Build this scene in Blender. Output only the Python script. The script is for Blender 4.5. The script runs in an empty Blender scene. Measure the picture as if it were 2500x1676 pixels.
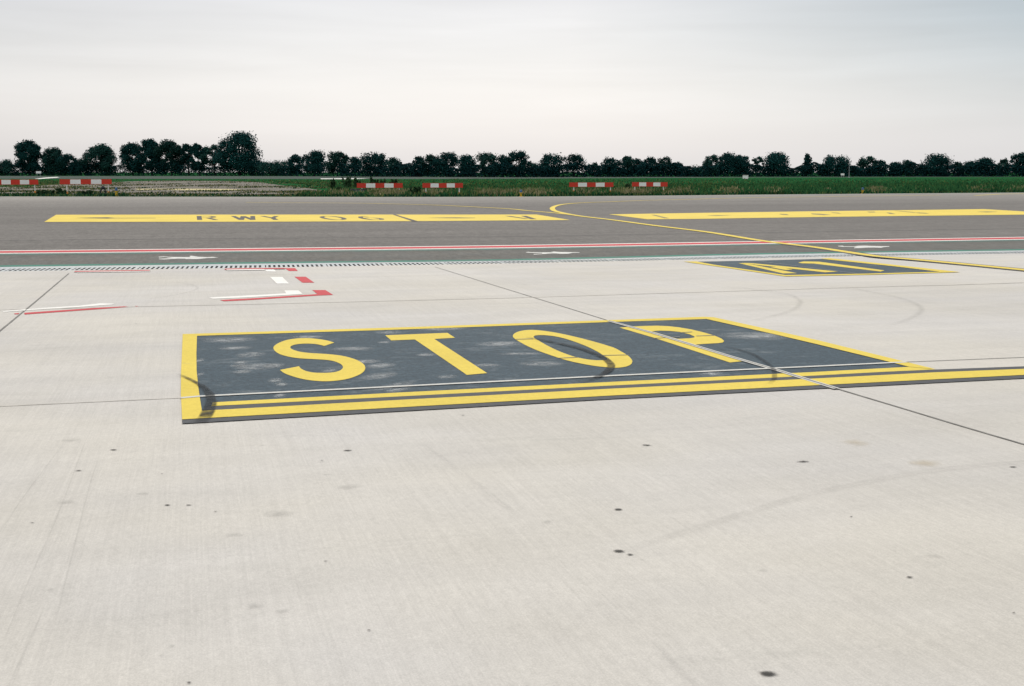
import bpy, bmesh, math, random
import numpy as np
from mathutils import Vector, Matrix
from mathutils.geometry import tessellate_polygon
random.seed(7)
rng = np.random.default_rng(7)
S = bpy.context.scene
COL = S.collection

# ------------------------------------------------------------------ camera
F, HY, YAW, CAMZ = 3000.0, 421.0, math.radians(14.5), 1.6     # focal length in photo pixels, horizon row, heading, eye height
PITCH = math.atan((838 - HY) / F)
cd = bpy.data.cameras.new('camera')
cd.sensor_width = 36.0
cd.lens = 36.0 * F / 2500.0
cd.clip_start, cd.clip_end = 0.05, 20000
cam = bpy.data.objects.new('camera', cd)
COL.objects.link(cam)
cam.location = (0, 0, CAMZ)
cam.rotation_euler = (math.pi / 2 - PITCH, 0, -YAW)
S.camera = cam

# ------------------------------------------------------------------ sky and sun
SUN_AZ, SUN_EL = math.radians(17), math.radians(42)          # azimuth clockwise from +Y: ahead, behind the cloud
w = bpy.data.worlds.new('World')
S.world = w
w.use_nodes = True
wt = w.node_tree
for n in list(wt.nodes):
    wt.nodes.remove(n)
def WN(t, **k):
    n = wt.nodes.new(t)
    for a, b in k.items():
        setattr(n, a, b)
    return n
def wl(a, b):
    wt.links.new(a, b)
def wmath(op, a, b=None, clamp=False):
    n = WN('ShaderNodeMath', operation=op, use_clamp=clamp)
    for i, v in enumerate((a, b)):
        if v is None:
            continue
        if isinstance(v, (int, float)):
            n.inputs[i].default_value = v
        else:
            wl(v, n.inputs[i])
    return n.outputs[0]
out = WN('ShaderNodeOutputWorld')
bg = WN('ShaderNodeBackground')
wl(bg.outputs[0], out.inputs[0])
bg.inputs[1].default_value = 0.1
sky = WN('ShaderNodeTexSky', sky_type='NISHITA', sun_disc=False, sun_elevation=SUN_EL, sun_rotation=SUN_AZ)
sky.air_density, sky.dust_density, sky.ozone_density = 1.0, 3.0, 1.0
tc = WN('ShaderNodeTexCoord')
sep = WN('ShaderNodeSeparateXYZ')
wl(tc.outputs['Generated'], sep.inputs[0])
el = sep.outputs['Z']
# overcast veil: brightness by elevation (dull near the horizon, brighter band, then greyer, bright overhead)
ramp = WN('ShaderNodeValToRGB')
cr = ramp.color_ramp
stops = [(0.0, (6.0, 5.88, 5.97)), (0.03, (6.5, 6.4, 6.48)), (0.065, (6.7, 6.66, 6.72)), (0.10, (5.95, 6.0, 6.15)), (0.15, (5.25, 5.35, 5.65)),
         (0.38, (9.6, 9.5, 9.3)), (1.0, (18.0, 17.6, 17.0))]
cr.elements[0].position, cr.elements[0].color = stops[0][0], tuple(v / 18 for v in stops[0][1]) + (1,)
cr.elements[1].position, cr.elements[1].color = stops[-1][0], tuple(v / 18 for v in stops[-1][1]) + (1,)
for p, c in stops[1:-1]:
    e = cr.elements.new(p)
    e.color = tuple(v / 18 for v in c) + (1,)
wl(el, ramp.inputs[0])
# streaky cloud layer
mp = WN('ShaderNodeMapping')
mp.inputs['Scale'].default_value = (2.2, 2.2, 26.0)
mp.inputs['Rotation'].default_value = (0, math.radians(2.0), 0)
wl(tc.outputs['Generated'], mp.inputs[0])
nz = WN('ShaderNodeTexNoise')
nz.inputs['Scale'].default_value = 1.6
nz.inputs['Detail'].default_value = 5
nz.inputs['Roughness'].default_value = 0.5
nz.inputs['Distortion'].default_value = 0.4
wl(mp.outputs[0], nz.inputs[0])
streak = wmath('MULTIPLY', wmath('SUBTRACT', nz.outputs[0], 0.5), 1.0)
elw = wmath('MULTIPLY', el, 11.0, True)                       # streaks only show above the horizon band
streak = wmath('MULTIPLY', streak, elw)
# thinner, bluer cloud towards the right
dotn = WN('ShaderNodeVectorMath', operation='DOT_PRODUCT')
wl(tc.outputs['Generated'], dotn.inputs[0])
A0 = YAW + math.radians(-2)
dotn.inputs[1].default_value = (math.cos(A0), -math.sin(A0), 0)
side = wmath('MULTIPLY', wmath('SUBTRACT', dotn.outputs['Value'], 0.08), 2.6, True)
sidez = wmath('MULTIPLY', side, wmath('ADD', wmath('MULTIPLY', el, 7.5, True), 0.12, True), True)
mixb = WN('ShaderNodeMix', data_type='RGBA')
wl(sidez, mixb.inputs[0])
scale13 = WN('ShaderNodeVectorMath', operation='SCALE')
scale13.inputs['Scale'].default_value = 18.0
wl(ramp.outputs[0], scale13.inputs[0])
wl(scale13.outputs[0], mixb.inputs[6])
mixb.inputs[7].default_value = (2.7, 3.35, 3.85, 1)
lside = wmath('MULTIPLY', wmath('SUBTRACT', wmath('MULTIPLY', dotn.outputs['Value'], -1.0), 0.10), 0.45, True)
dim = wmath('SUBTRACT', wmath('ADD', 1.0, wmath('MULTIPLY', streak, 0.32)), lside)
sc2 = WN('ShaderNodeVectorMath', operation='SCALE')
wl(mixb.outputs[2], sc2.inputs[0])
wl(dim, sc2.inputs['Scale'])
mixn = WN('ShaderNodeMix', data_type='RGBA')
mixn.inputs[0].default_value = 0.88
wl(sky.outputs[0], mixn.inputs[6])
wl(sc2.outputs[0], mixn.inputs[7])
wl(mixn.outputs[2], bg.inputs[0])

sd = bpy.data.lights.new('sun', 'SUN')
sd.energy, sd.angle, sd.color = 0.9, math.radians(18), (1.0, 0.95, 0.88)
so = bpy.data.objects.new('sun', sd)
COL.objects.link(so)
sv = Vector((math.sin(SUN_AZ) * math.cos(SUN_EL), math.cos(SUN_AZ) * math.cos(SUN_EL), math.sin(SUN_EL)))
so.rotation_euler = (-sv).to_track_quat('-Z', 'Y').to_euler()

vs = S.view_settings
vs.view_transform, vs.look, vs.gamma, vs.use_curve_mapping = 'Standard', 'None', 1.0, False
vs.exposure = 0.42

# ------------------------------------------------------------------ ground frame
SLOPE = 0.0175                 # the apron falls towards the drain
ZT, ZF = -0.495, -0.515        # taxiway level, field level
_fwd = Vector((math.sin(YAW), math.cos(YAW), 0))
_right = Vector((math.cos(YAW), -math.sin(YAW), 0))
_d = _fwd * math.cos(PITCH) - Vector((0, 0, math.sin(PITCH)))
_u = Vector((0, 0, math.cos(PITCH))) + _fwd * math.sin(PITCH)
def ray(px, py):
    return _d * F + _right * (px - 1250) - _u * (py - 838)
def ap(px, py, dz=0.0):        # a point of the sloping apron
    v = ray(px, py)
    t = (dz - CAMZ) / (v.z + SLOPE * v.y)
    return Vector((0, 0, CAMZ)) + v * t
def flat(px, py, z):
    v = ray(px, py)
    return Vector((0, 0, CAMZ)) + v * ((z - CAMZ) / v.z)
def tx(px, py, dz=0.0):        # a point of the level taxiway
    return flat(px, py, ZT + dz)
def at_depth(px, dist, z):     # a point at a horizontal distance along the bearing of column px
    v = ray(px, 838)
    h = Vector((v.x, v.y, 0)).normalized()
    return Vector((h.x * dist, h.y * dist, z))

def cosb(px):                  # cosine of the angle between column px and the optical axis
    return F / math.hypot(F, px - 1250)
# ------------------------------------------------------------------ materials
def new_mat(name):
    m = bpy.data.materials.new(name)
    m.use_nodes = True
    nt = m.node_tree
    b = nt.nodes['Principled BSDF']
    return m, nt, b
class NB:
    def __init__(s, nt):
        s.nt = nt
        s.tc = nt.nodes.new('ShaderNodeTexCoord')
    def noise(s, scale, vec=(1, 1, 1), detail=4, rough=0.55, uv=False, dist=0.0, rot=0.0):
        m = s.nt.nodes.new('ShaderNodeMapping')
        m.inputs['Scale'].default_value = vec
        m.inputs['Rotation'].default_value = (0, 0, rot)
        s.nt.links.new(s.tc.outputs['UV' if uv else 'Object'], m.inputs[0])
        n = s.nt.nodes.new('ShaderNodeTexNoise')
        n.inputs['Scale'].default_value = scale
        n.inputs['Detail'].default_value = detail
        n.inputs['Roughness'].default_value = rough
        n.inputs['Distortion'].default_value = dist
        s.nt.links.new(m.outputs[0], n.inputs[0])
        return n.outputs[0]
    def math(s, op, a, b=0.0, clamp=False):
        n = s.nt.nodes.new('ShaderNodeMath')
        n.operation = op
        n.use_clamp = clamp
        for i, v in enumerate((a, b)):
            if isinstance(v, (int, float)):
                n.inputs[i].default_value = v
            else:
                s.nt.links.new(v, n.inputs[i])
        return n.outputs[0]
    def rng(s, v, a, b, c, d):
        n = s.nt.nodes.new('ShaderNodeMapRange')
        s.nt.links.new(v, n.inputs[0])
        for i, q in enumerate((a, b, c, d)):
            n.inputs[i + 1].default_value = q
        return n.outputs[0]
    def mix(s, f, a, b):
        n = s.nt.nodes.new('ShaderNodeMix')
        n.data_type = 'RGBA'
        for i, v in ((0, f), (6, a), (7, b)):
            if isinstance(v, (int, float)):
                n.inputs[i].default_value = v
            elif isinstance(v, tuple):
                n.inputs[i].default_value = v + (1,) if len(v) == 3 else v
            else:
                s.nt.links.new(v, n.inputs[i])
        return n.outputs[2]
    def scale(s, c, f):
        n = s.nt.nodes.new('ShaderNodeVectorMath')
        n.operation = 'SCALE'
        if isinstance(c, tuple):
            n.inputs[0].default_value = c[:3]
        else:
            s.nt.links.new(c, n.inputs[0])
        if isinstance(f, (int, float)):
            n.inputs['Scale'].default_value = f
        else:
            s.nt.links.new(f, n.inputs['Scale'])
        return n.outputs[0]
    def link(s, a, b):
        s.nt.links.new(a, b)
def plain(name, col, rough=0.8, var=0.0, vs_=3.0, spec=0.3):
    m, nt, b = new_mat(name)
    q = NB(nt)
    if var:
        f = q.rng(q.noise(vs_), 0.25, 0.75, 1 - var, 1 + var)
        q.link(q.scale(col, f), b.inputs['Base Color'])
    else:
        b.inputs['Base Color'].default_value = col + (1,)
    b.inputs['Roughness'].default_value = rough
    b.inputs['Specular IOR Level'].default_value = spec
    return m
def concrete(name, col):
    m, nt, b = new_mat(name)
    q = NB(nt)
    f = q.rng(q.noise(0.22, (1, 1, 1), 5, 0.6), 0.3, 0.7, 0.93, 1.06)
    f2 = q.rng(q.noise(1.1, (0.45, 1.6, 1), 5, 0.6, dist=0.5), 0.32, 0.72, 0.94, 1.04)       # cloudy trowel bands
    br = q.rng(q.noise(1.0, (95, 1.2, 1), 3, 0.7), 0.3, 0.7, 0.955, 1.045)                    # broom strokes
    br2 = q.rng(q.noise(1.0, (17, 0.35, 1), 4, 0.7), 0.35, 0.65, 0.975, 1.02)
    g = q.rng(q.noise(130, (1, 1, 1), 2, 0.9), 0.3, 0.7, 0.88, 1.12)                          # sand grain
    g2 = q.rng(q.noise(34, (1, 0.5, 1), 3, 0.8), 0.3, 0.7, 0.94, 1.06)
    prod = f
    for k in (f2, br, br2, g, g2):
        prod = q.math('MULTIPLY', prod, k)
    tint = q.mix(q.rng(q.noise(0.35, (1, 1, 1), 3), 0.35, 0.68, 0, 1), col, (col[0] * 0.97, col[1] * 0.985, col[2] * 1.04))
    grime = q.rng(q.noise(0.9, (0.5, 1.7, 1), 6, 0.68, dist=0.8), 0.58, 0.78, 0, 0.28)
    c = q.mix(grime, tint, (0.27, 0.265, 0.24))
    q.link(q.scale(c, prod), b.inputs['Base Color'])
    b.inputs['Roughness'].default_value = 0.9
    b.inputs['Specular IOR Level'].default_value = 0.25
    bp = nt.nodes.new('ShaderNodeBump')
    bp.inputs['Strength'].default_value = 0.25
    bp.inputs['Distance'].default_value = 0.004
    q.link(q.math('ADD', br, g), bp.inputs['Height'])
    q.link(bp.outputs[0], b.inputs['Normal'])
    return m
def asphalt(name, col, far=None):
    m, nt, b = new_mat(name)
    q = NB(nt)
    f = q.rng(q.noise(0.10, (0.25, 1.5, 1), 5, 0.6), 0.3, 0.7, 0.90, 1.09)
    f2 = q.rng(q.noise(0.5, (0.12, 1.8, 1), 4, 0.6), 0.3, 0.7, 0.93, 1.07)
    g = q.rng(q.noise(11, (1, 0.25, 1), 3, 0.85), 0.3, 0.7, 0.78, 1.22)
    g2 = q.rng(q.noise(3.5, (1, 0.3, 1), 3, 0.8), 0.3, 0.7, 0.90, 1.1)
    p = q.math('MULTIPLY', q.math('MULTIPLY', f, f2), q.math('MULTIPLY', g, g2))
    c = col
    if far:
        s_ = nt.nodes.new('ShaderNodeSeparateXYZ')
        q.link(q.tc.outputs['Object'], s_.inputs[0])
        wob = q.math('ADD', s_.outputs['Y'], q.math('MULTIPLY', q.noise(0.05, (1, 1, 1), 3), 8.0))
        c = q.mix(q.rng(wob, far[1], far[2], 0, 1), col, far[0])                              # older, paler outer lane
    tint = q.rng(q.noise(2.0, (1, 0.4, 1), 2), 0.35, 0.65, 0, 1)
    c2 = q.mix(tint, c, q.scale(c, 1.06) if far else (col[0] * 1.04, col[1], col[2] * 0.96))
    q.link(q.scale(c2, p), b.inputs['Base Color'])
    b.inputs['Roughness'].default_value = 0.95
    b.inputs['Specular IOR Level'].default_value = 0.1
    return m
def paint(name, col, worn=(0.3, 0.29, 0.26), wear=0.35, grain=0.07, thr=0.60, spread=0.12):
    m, nt, b = new_mat(name)
    q = NB(nt)
    f = q.rng(q.noise(0.8, (1, 1, 1), 5), 0.3, 0.7, 0.94, 1.05)
    g = q.rng(q.noise(90, (1, 1, 1), 2, 0.9), 0.3, 0.7, 1 - grain, 1 + grain)
    g2 = q.rng(q.noise(22, (1, 0.6, 1), 3, 0.8), 0.3, 0.7, 1 - grain, 1 + grain)
    wm = q.rng(q.noise(2.3, (0.8, 1.4, 1), 9, 0.78, dist=0.4), thr, thr + spread, 0, wear)
    c = q.mix(wm, col, worn)
    q.link(q.scale(c, q.math('MULTIPLY', f, q.math('MULTIPLY', g, g2))), b.inputs['Base Color'])
    b.inputs['Roughness'].default_value = 0.8
    b.inputs['Specular IOR Level'].default_value = 0.15
    return m
def veil(name, col, maxa, noise=(14, (1, 1, 1)), mode='spot', contrast=(0.35, 0.62), edge=(0.15, 0.95)):
    # a stain lying on the ground: opacity from its own UV shape and a noise
    m, nt, b = new_mat(name)
    q = NB(nt)
    s_ = nt.nodes.new('ShaderNodeSeparateXYZ')
    q.link(q.tc.outputs['UV'], s_.inputs[0])
    u = q.math('SUBTRACT', s_.outputs['X'], 0.5)
    v = q.math('SUBTRACT', s_.outputs['Y'], 0.5)
    nn = q.noise(noise[0], noise[1], 6, 0.7)
    if mode == 'scuff':
        r = q.math('MULTIPLY', q.math('SQRT', q.math('ADD', q.math('MULTIPLY', u, u), q.math('MULTIPLY', v, v))), 2.0)
        fall = q.rng(r, 0.30, 1.0, 1, 0)
        streaks = q.rng(q.noise(30, (0.35, 2.4, 1), 6, 0.85), 0.45, 0.53, 0.0, 1)
        a = q.math('MULTIPLY', fall, q.math('MULTIPLY', streaks, q.rng(nn, 0.35, 0.6, 0.25, 1)))
    elif mode == 'spot':
        r = q.math('SQRT', q.math('ADD', q.math('MULTIPLY', u, u), q.math('MULTIPLY', v, v)))
        r = q.math('MULTIPLY', r, 2.0)
        r = q.math('ADD', r, q.math('MULTIPLY', q.math('SUBTRACT', nn, 0.5), 2.1))
        a = q.rng(r, edge[0], edge[1], 1, 0)
    else:
        r = q.math('MULTIPLY', q.math('ABSOLUTE', v), 2.0)
        a1 = q.rng(r, edge[0], edge[1], 1, 0)
        ends = q.rng(q.math('MULTIPLY', q.math('ABSOLUTE', u), 2.0), 0.72, 1.0, 1, 0)
        a = q.math('MULTIPLY', q.math('MULTIPLY', a1, ends), q.rng(nn, contrast[0], contrast[1], 0.3, 1))
    a = q.math('MULTIPLY', a, maxa, True)
    b.inputs['Base Color'].default_value = col + (1,)
    b.inputs['Roughness'].default_value = 0.9
    b.inputs['Specular IOR Level'].default_value = 0.1
    q.link(a, b.inputs['Alpha'])
    return m

M = {}
M['concrete'] = concrete('pale concrete', (0.490, 0.461, 0.414))
M['asphalt'] = asphalt('taxiway asphalt', (0.150, 0.140, 0.130), ((0.25, 0.235, 0.215), 78.0, 112.0))
M['lane'] = asphalt('service lane asphalt', (0.128, 0.126, 0.118))
M['old'] = asphalt('weathered pavement', (0.145, 0.135, 0.115))
M['runway'] = asphalt('runway asphalt', (0.045, 0.062, 0.053))
M['yellow'] = paint('yellow road paint', (0.61, 0.468, 0.075), (0.36, 0.30, 0.15), 0.55)
M['yellow_old'] = paint('yellow paint on asphalt', (0.65, 0.495, 0.088), (0.30, 0.25, 0.13), 0.6)
M['yellow_faded'] = paint('faded yellow paint', (0.50, 0.42, 0.19), (0.25, 0.24, 0.2), 0.8, thr=0.48)
M['grey'] = paint('slate grey road paint', (0.041, 0.063, 0.080), (0.20, 0.22, 0.23), 0.55, 0.3, 0.53, 0.2)
M['dark'] = paint('dark grey line edging', (0.070, 0.073, 0.078), (0.2, 0.2, 0.19), 0.4, 0.12)
M['black'] = paint('black lettering paint', (0.085, 0.08, 0.075), (0.3, 0.25, 0.1), 0.5, 0.1, 0.55)
M['ghost'] = paint('worn away lettering paint', (0.20, 0.17, 0.09), (0.45, 0.36, 0.1), 0.6, 0.1, 0.5)
M['white'] = paint('white road paint', (0.72, 0.70, 0.66), (0.4, 0.38, 0.34), 0.5)
M['red'] = paint('red road paint', (0.47, 0.060, 0.068), (0.45, 0.3, 0.27), 0.5)
M['green'] = paint('green road paint', (0.045, 0.175, 0.130), (0.11, 0.12, 0.11), 0.85, 0.15, 0.5, 0.2)
M['green_faint'] = paint('worn green road paint', (0.085, 0.165, 0.14), (0.115, 0.12, 0.11), 0.9, 0.15, 0.44, 0.2)
M['joint'] = plain('dark joint seal', (0.17, 0.163, 0.15), 0.9, 0.3, 6)
M['joint_faint'] = plain('silted joint', (0.43, 0.402, 0.357), 0.9, 0.25, 4)
M['bare'] = plain('bare concrete joint strip', (0.50, 0.49, 0.46), 0.9, 0.12, 12)
M['seam'] = plain('asphalt seam tar', (0.07, 0.068, 0.066), 0.8, 0.35, 2)
M['drain_body'] = concrete('drain concrete', (0.46, 0.475, 0.465))
M['slot'] = plain('drain slot painted shade', (0.02, 0.02, 0.024), 0.9)  # near-black colour paints the shade inside the shallow slots
M['tyre'] = veil('tyre rubber', (0.035, 0.038, 0.04), 0.8, (9, (1, 1, 1)), 'band', edge=(0.70, 1.0))
M['tyre_thin'] = veil('thin tyre rubber', (0.03, 0.033, 0.036), 0.5, (9, (1, 1, 1)), 'band', edge=(0.6, 1.0))
M['tyre_faint'] = veil('faint tyre rubber', (0.18, 0.175, 0.16), 0.15, (6, (1, 1, 1)), 'band', edge=(0.1, 1.0))
M['oil'] = veil('oil spot', (0.05, 0.048, 0.045), 0.85, (22, (1, 1.0, 1)), 'spot', edge=(0.25, 0.85))
M['oil_faint'] = veil('faint oil spot', (0.18, 0.18, 0.165), 0.16, (16, (1, 1, 1)), 'spot', edge=(0.1, 0.95))
M['rust'] = veil('ochre stain', (0.50, 0.41, 0.27), 0.28, (6, (1, 1, 1)), 'spot', edge=(0.0, 0.95))
M['scuff'] = veil('paint scuff', (0.42, 0.435, 0.44), 1.0, (5, (1, 1, 1)), 'scuff')
M['bred'] = plain('barrier red', (0.52, 0.028, 0.010), 0.45, 0.06, 1.5, 0.4)
M['bwhite'] = plain('barrier white', (0.74, 0.74, 0.72), 0.5, 0.05, 1.5, 0.4)
M['postwhite'] = plain('galvanised white post', (0.62, 0.62, 0.58), 0.6, 0.1)
M['orange'] = plain('orange foot', (0.50, 0.19, 0.03), 0.6, 0.1)
M['lampyellow'] = plain('light base yellow', (0.58, 0.36, 0.03), 0.5, 0.08)
M['lampblue'] = plain('blue lens', (0.02, 0.09, 0.20), 0.2, 0.0, 3, 0.5)
M['blackpl'] = plain('black plastic', (0.018, 0.02, 0.024), 0.6, 0.1)
M['steel'] = plain('pale steel', (0.30, 0.32, 0.33), 0.5, 0.1)
M['bark'] = plain('bark', (0.030, 0.026, 0.022), 0.9, 0.3, 2)
def leafmat(name, col, var=0.35, sc=0.35):
    m, nt, b = new_mat(name)
    q = NB(nt)
    oi = nt.nodes.new('ShaderNodeObjectInfo')
    f = q.rng(q.noise(sc, (1, 1, 1), 3), 0.3, 0.7, 1 - var, 1 + var)
    f = q.math('MULTIPLY', f, q.rng(oi.outputs['Random'], 0, 1, 0.8, 1.2))
    q.link(q.scale(col, f), b.inputs['Base Color'])
    b.inputs['Roughness'].default_value = 0.85
    b.inputs['Specular IOR Level'].default_value = 0.04
    return m
M['leaf'] = leafmat('dark tree leaves', (0.008, 0.044, 0.042))
M['leaf2'] = leafmat('dark green leaves', (0.013, 0.050, 0.042))
M['leaf_under'] = leafmat('undergrowth leaves', (0.005, 0.030, 0.032))
M['leaf_weed'] = leafmat('weed leaves', (0.034, 0.072, 0.032), 0.3, 2.0)
M['g1'] = leafmat('meadow green blades', (0.036, 0.112, 0.040), 0.3, 0.15)
M['g2'] = leafmat('dark green blades', (0.007, 0.044, 0.020), 0.3, 0.15)
M['g3'] = leafmat('olive blades', (0.105, 0.125, 0.040), 0.3, 0.15)
M['g4'] = leafmat('straw blades', (0.23, 0.195, 0.11), 0.25, 0.2)
def field_mat():
    m, nt, b = new_mat('meadow')
    q = NB(nt)
    a = q.noise(0.05, (0.5, 1.2, 1), 6, 0.65)
    c = q.mix(q.rng(a, 0.35, 0.65, 0, 1), (0.006, 0.066, 0.022), (0.024, 0.090, 0.032))
    c = q.mix(q.rng(q.noise(0.25, (0.6, 1, 1), 6, 0.75), 0.56, 0.72, 0, 0.6), c, (0.075, 0.085, 0.035))
    f = q.rng(q.noise(1.2, (1, 0.4, 1), 5, 0.8), 0.3, 0.7, 0.65, 1.35)
    q.link(q.scale(c, f), b.inputs['Base Color'])
    b.inputs['Roughness'].default_value = 0.95
    b.inputs['Specular IOR Level'].default_value = 0.0
    return m
M['field'] = field_mat()

# ------------------------------------------------------------------ object helpers
def link_mesh(name, verts, faces, mats, parent=None, mi=None, uvs=None, smooth=False):
    me = bpy.data.meshes.new(name)
    me.from_pydata([tuple(v) for v in verts], [], faces)
    for m in (mats if isinstance(mats, (list, tuple)) else [mats]):
        me.materials.append(m)
    if mi is not None:
        me.polygons.foreach_set('material_index', mi)
    if uvs is not None:
        l = me.uv_layers.new(name='UVMap')
        k = 0
        for p in me.polygons:
            for vi in p.vertices:
                l.data[k].uv = uvs[vi]
                k += 1
    if smooth:
        me.polygons.foreach_set('use_smooth', [True] * len(me.polygons))
    me.update()
    o = bpy.data.objects.new(name, me)
    COL.objects.link(o)
    if parent is not None:
        o.parent = parent
        o.matrix_parent_inverse = parent.matrix_world.inverted() if parent.type != 'EMPTY' else Matrix.Translation(-parent.location)
    return o
def tag(o, label=None, cat=None, group=None, kind=None):
    for k, v in (('label', label), ('category', cat), ('group', group), ('kind', kind)):
        if v:
            o[k] = v
    return o
def empty(name, loc, label, cat, group=None):
    o = bpy.data.objects.new(name, None)
    o.empty_display_size = 0.2
    o.location = loc
    COL.objects.link(o)
    return tag(o, label, cat, group)
def poly(name, pts, mat, parent=None):
    """one flat painted shape; pts are world points"""
    tris = tessellate_polygon([[Vector(p) for p in pts]])
    fs = []
    for t in tris:
        a, b, c = (Vector(pts[i]) for i in t)
        fs.append(tuple(t) if (b - a).cross(c - a).z > 0 else tuple(reversed(t)))
    return link_mesh(name, pts, fs, mat, parent)
def polys(name, lists, mat, parent=None):
    V, Fc = [], []
    for i, pts in enumerate(lists):
        o = len(V)
        pts = [Vector(p) + Vector((0, 0, 0.0012 * i)) for p in pts]
        for t in tessellate_polygon([pts]):
            a, b, c = (pts[j] for j in t)
            t = tuple(t) if (b - a).cross(c - a).z > 0 else tuple(reversed(t))
            Fc.append(tuple(o + j for j in t))
        V += pts
    return link_mesh(name, V, Fc, mat, parent)
def ring(name, outer, inner, mat, parent=None):
    """flat shape with a hole; both outlines are resampled and bridged"""
    pts = [Vector(p) for p in outer] + [Vector(p) for p in inner]
    fs = []
    for t in tessellate_polygon([[Vector(p) for p in outer], [Vector(p) for p in inner]]):
        a, b, c = (pts[i] for i in t)
        fs.append(tuple(t) if (b - a).cross(c - a).z > 0 else tuple(reversed(t)))
    return link_mesh(name, pts, fs, mat, parent)
def smooth_line(pts, n=6):
    """Catmull-Rom through world points"""
    P = [Vector(p) for p in pts]
    P = [P[0] * 2 - P[1]] + P + [P[-1] * 2 - P[-2]]
    o = []
    for i in range(1, len(P) - 2):
        for k in range(n):
            t = k / n
            a, b, c, d = P[i - 1], P[i], P[i + 1], P[i + 2]
            o.append(0.5 * ((2 * b) + (c - a) * t + (2 * a - 5 * b + 4 * c - d) * t * t + (3 * b - a - 3 * c + d) * t ** 3))
    o.append(P[-2])
    return o
def ribbon(name, pts, width, mat, parent=None, off=0.0, uv=False):
    """strip of constant (or per-point) width along world points; off shifts it sideways (to the left)"""
    n = len(pts)
    V, U = [], []
    tot = sum((pts[i + 1] - pts[i]).length for i in range(n - 1))
    run = 0.0
    for i, p in enumerate(pts):
        t = (pts[min(i + 1, n - 1)] - pts[max(i - 1, 0)])
        s = Vector((-t.y, t.x, 0)).normalized()
        wd = width[min(i, len(width) - 1)] if isinstance(width, (list, tuple)) else width
        V += [p + s * (off - wd / 2), p + s * (off + wd / 2)]
        if i:
            run += (p - pts[i - 1]).length
        U += [(run / tot, 0), (run / tot, 1)]
    Fc = [(2 * i, 2 * i + 2, 2 * i + 3, 2 * i + 1) for i in range(n - 1)]
    return link_mesh(name, V, Fc, mat, parent, uvs=U if uv else None)
def extend(pts, a, b):
    d0 = (pts[0] - pts[1]).normalized()
    d1 = (pts[-1] - pts[-2]).normalized()
    return [pts[0] + d0 * a] + pts + [pts[-1] + d1 * b]

# ------------------------------------------------------------------ setting: apron, drain, taxiway, field
def long_line(px, left=70, right=90):
    return extend(smooth_line([tx(*p) for p in px], 5), left, right)
drain_l = long_line([(0, 660.6), (640, 651.6), (1240, 642), (1860, 628.8), (2500, 617.2)])
FRONT, BACK = 0.37, 0.92          # width of the channel strip before and behind its slots' centre line
def shift(pts, off, dz=0.0):
    o = []
    for i, p in enumerate(pts):
        t = pts[min(i + 1, len(pts) - 1)] - pts[max(i - 1, 0)]
        s = Vector((-t.y, t.x, 0)).normalized()
        q = p + s * off
        o.append(Vector((q.x, q.y, q.z + dz)))
    return o
near = shift(drain_l, -FRONT)
V, Fc = [], []
for p in near:
    V.append(Vector((p.x, p.y, -SLOPE * p.y)))
for y in (18, 9, 0, -40):
    V += [Vector((p.x, y, -SLOPE * y)) for p in near]
n = len(near)
for r in range(4):
    for i in range(n - 1):
        Fc.append(((r + 1) * n + i, (r + 1) * n + i + 1, r * n + i + 1, r * n + i))
apron = link_mesh('apron', V, Fc, M['concrete'])
tag(apron, kind='structure')

# far edge of the taxiway
edge_px = [(0, 480.2), (320, 480.6), (640, 480.8), (940, 481.5), (1240, 481.0), (1550, 478.6), (1860, 475.6), (2180, 473.0), (2500, 470.6)]
edge = extend([tx(*p) for p in edge_px], 160, 160)
far = shift(drain_l, BACK)
def at_x(line, x):
    for i in range(len(line) - 1):
        if line[i].x <= x <= line[i + 1].x:
            t = (x - line[i].x) / (line[i + 1].x - line[i].x)
            return line[i].lerp(line[i + 1], t)
    return line[0] if x < line[0].x else line[-1]
def strip_between(name, lo, hi, z, mat, n=60, x0=None, x1=None):
    """level sheet between two lines running left to right"""
    Vv = []
    a = resample(lo, n)
    b = resample(hi, n)
    for p, q in zip(a, b):
        Vv += [Vector((p.x, p.y, z)), Vector((q.x, q.y, z))]
    return link_mesh(name, Vv, [(2 * i, 2 * i + 2, 2 * i + 3, 2 * i + 1) for i in range(n - 1)], mat)
def resample(line, n):
    L = [0]
    for i in range(1, len(line)):
        L.append(L[-1] + (line[i] - line[i - 1]).length)
    o = []
    j = 0
    for k in range(n):
        s = L[-1] * k / (n - 1)
        while j < len(L) - 2 and L[j + 1] < s:
            j += 1
        t = (s - L[j]) / max(L[j + 1] - L[j], 1e-9)
        o.append(line[j].lerp(line[j + 1], min(max(t, 0), 1)))
    return o
taxi = strip_between('taxiway', far, edge, ZT, M['asphalt'])
tag(taxi, kind='structure')
# service lane (a darker asphalt strip between the drain and the red line)
red_px = [(0, 616.7), (640, 610.3), (1240, 603.3), (1860, 593.2), (2500, 582.6)]
red_l = long_line(red_px)
lane = strip_between('service_lane', far, red_l, ZT + 0.004, M['lane'])
tag(lane, kind='structure')
# the field: one sheet to the horizon
g = 9000
fld = link_mesh('field', [(-g, -400, ZF - 0.02), (g, -400, ZF - 0.02), (g, 27.5, ZF - 0.02), (-g, 27.5, ZF - 0.02), (g, 40, ZF), (-g, 40, ZF), (g, g, ZF), (-g, g, ZF)],
                [(0, 1, 2, 3), (3, 2, 4, 5), (5, 4, 6, 7)], M['field'])
for v in fld.data.vertices:
    if v.co.y < 30:
        v.co.z = -1.2
tag(fld, kind='structure')

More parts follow.
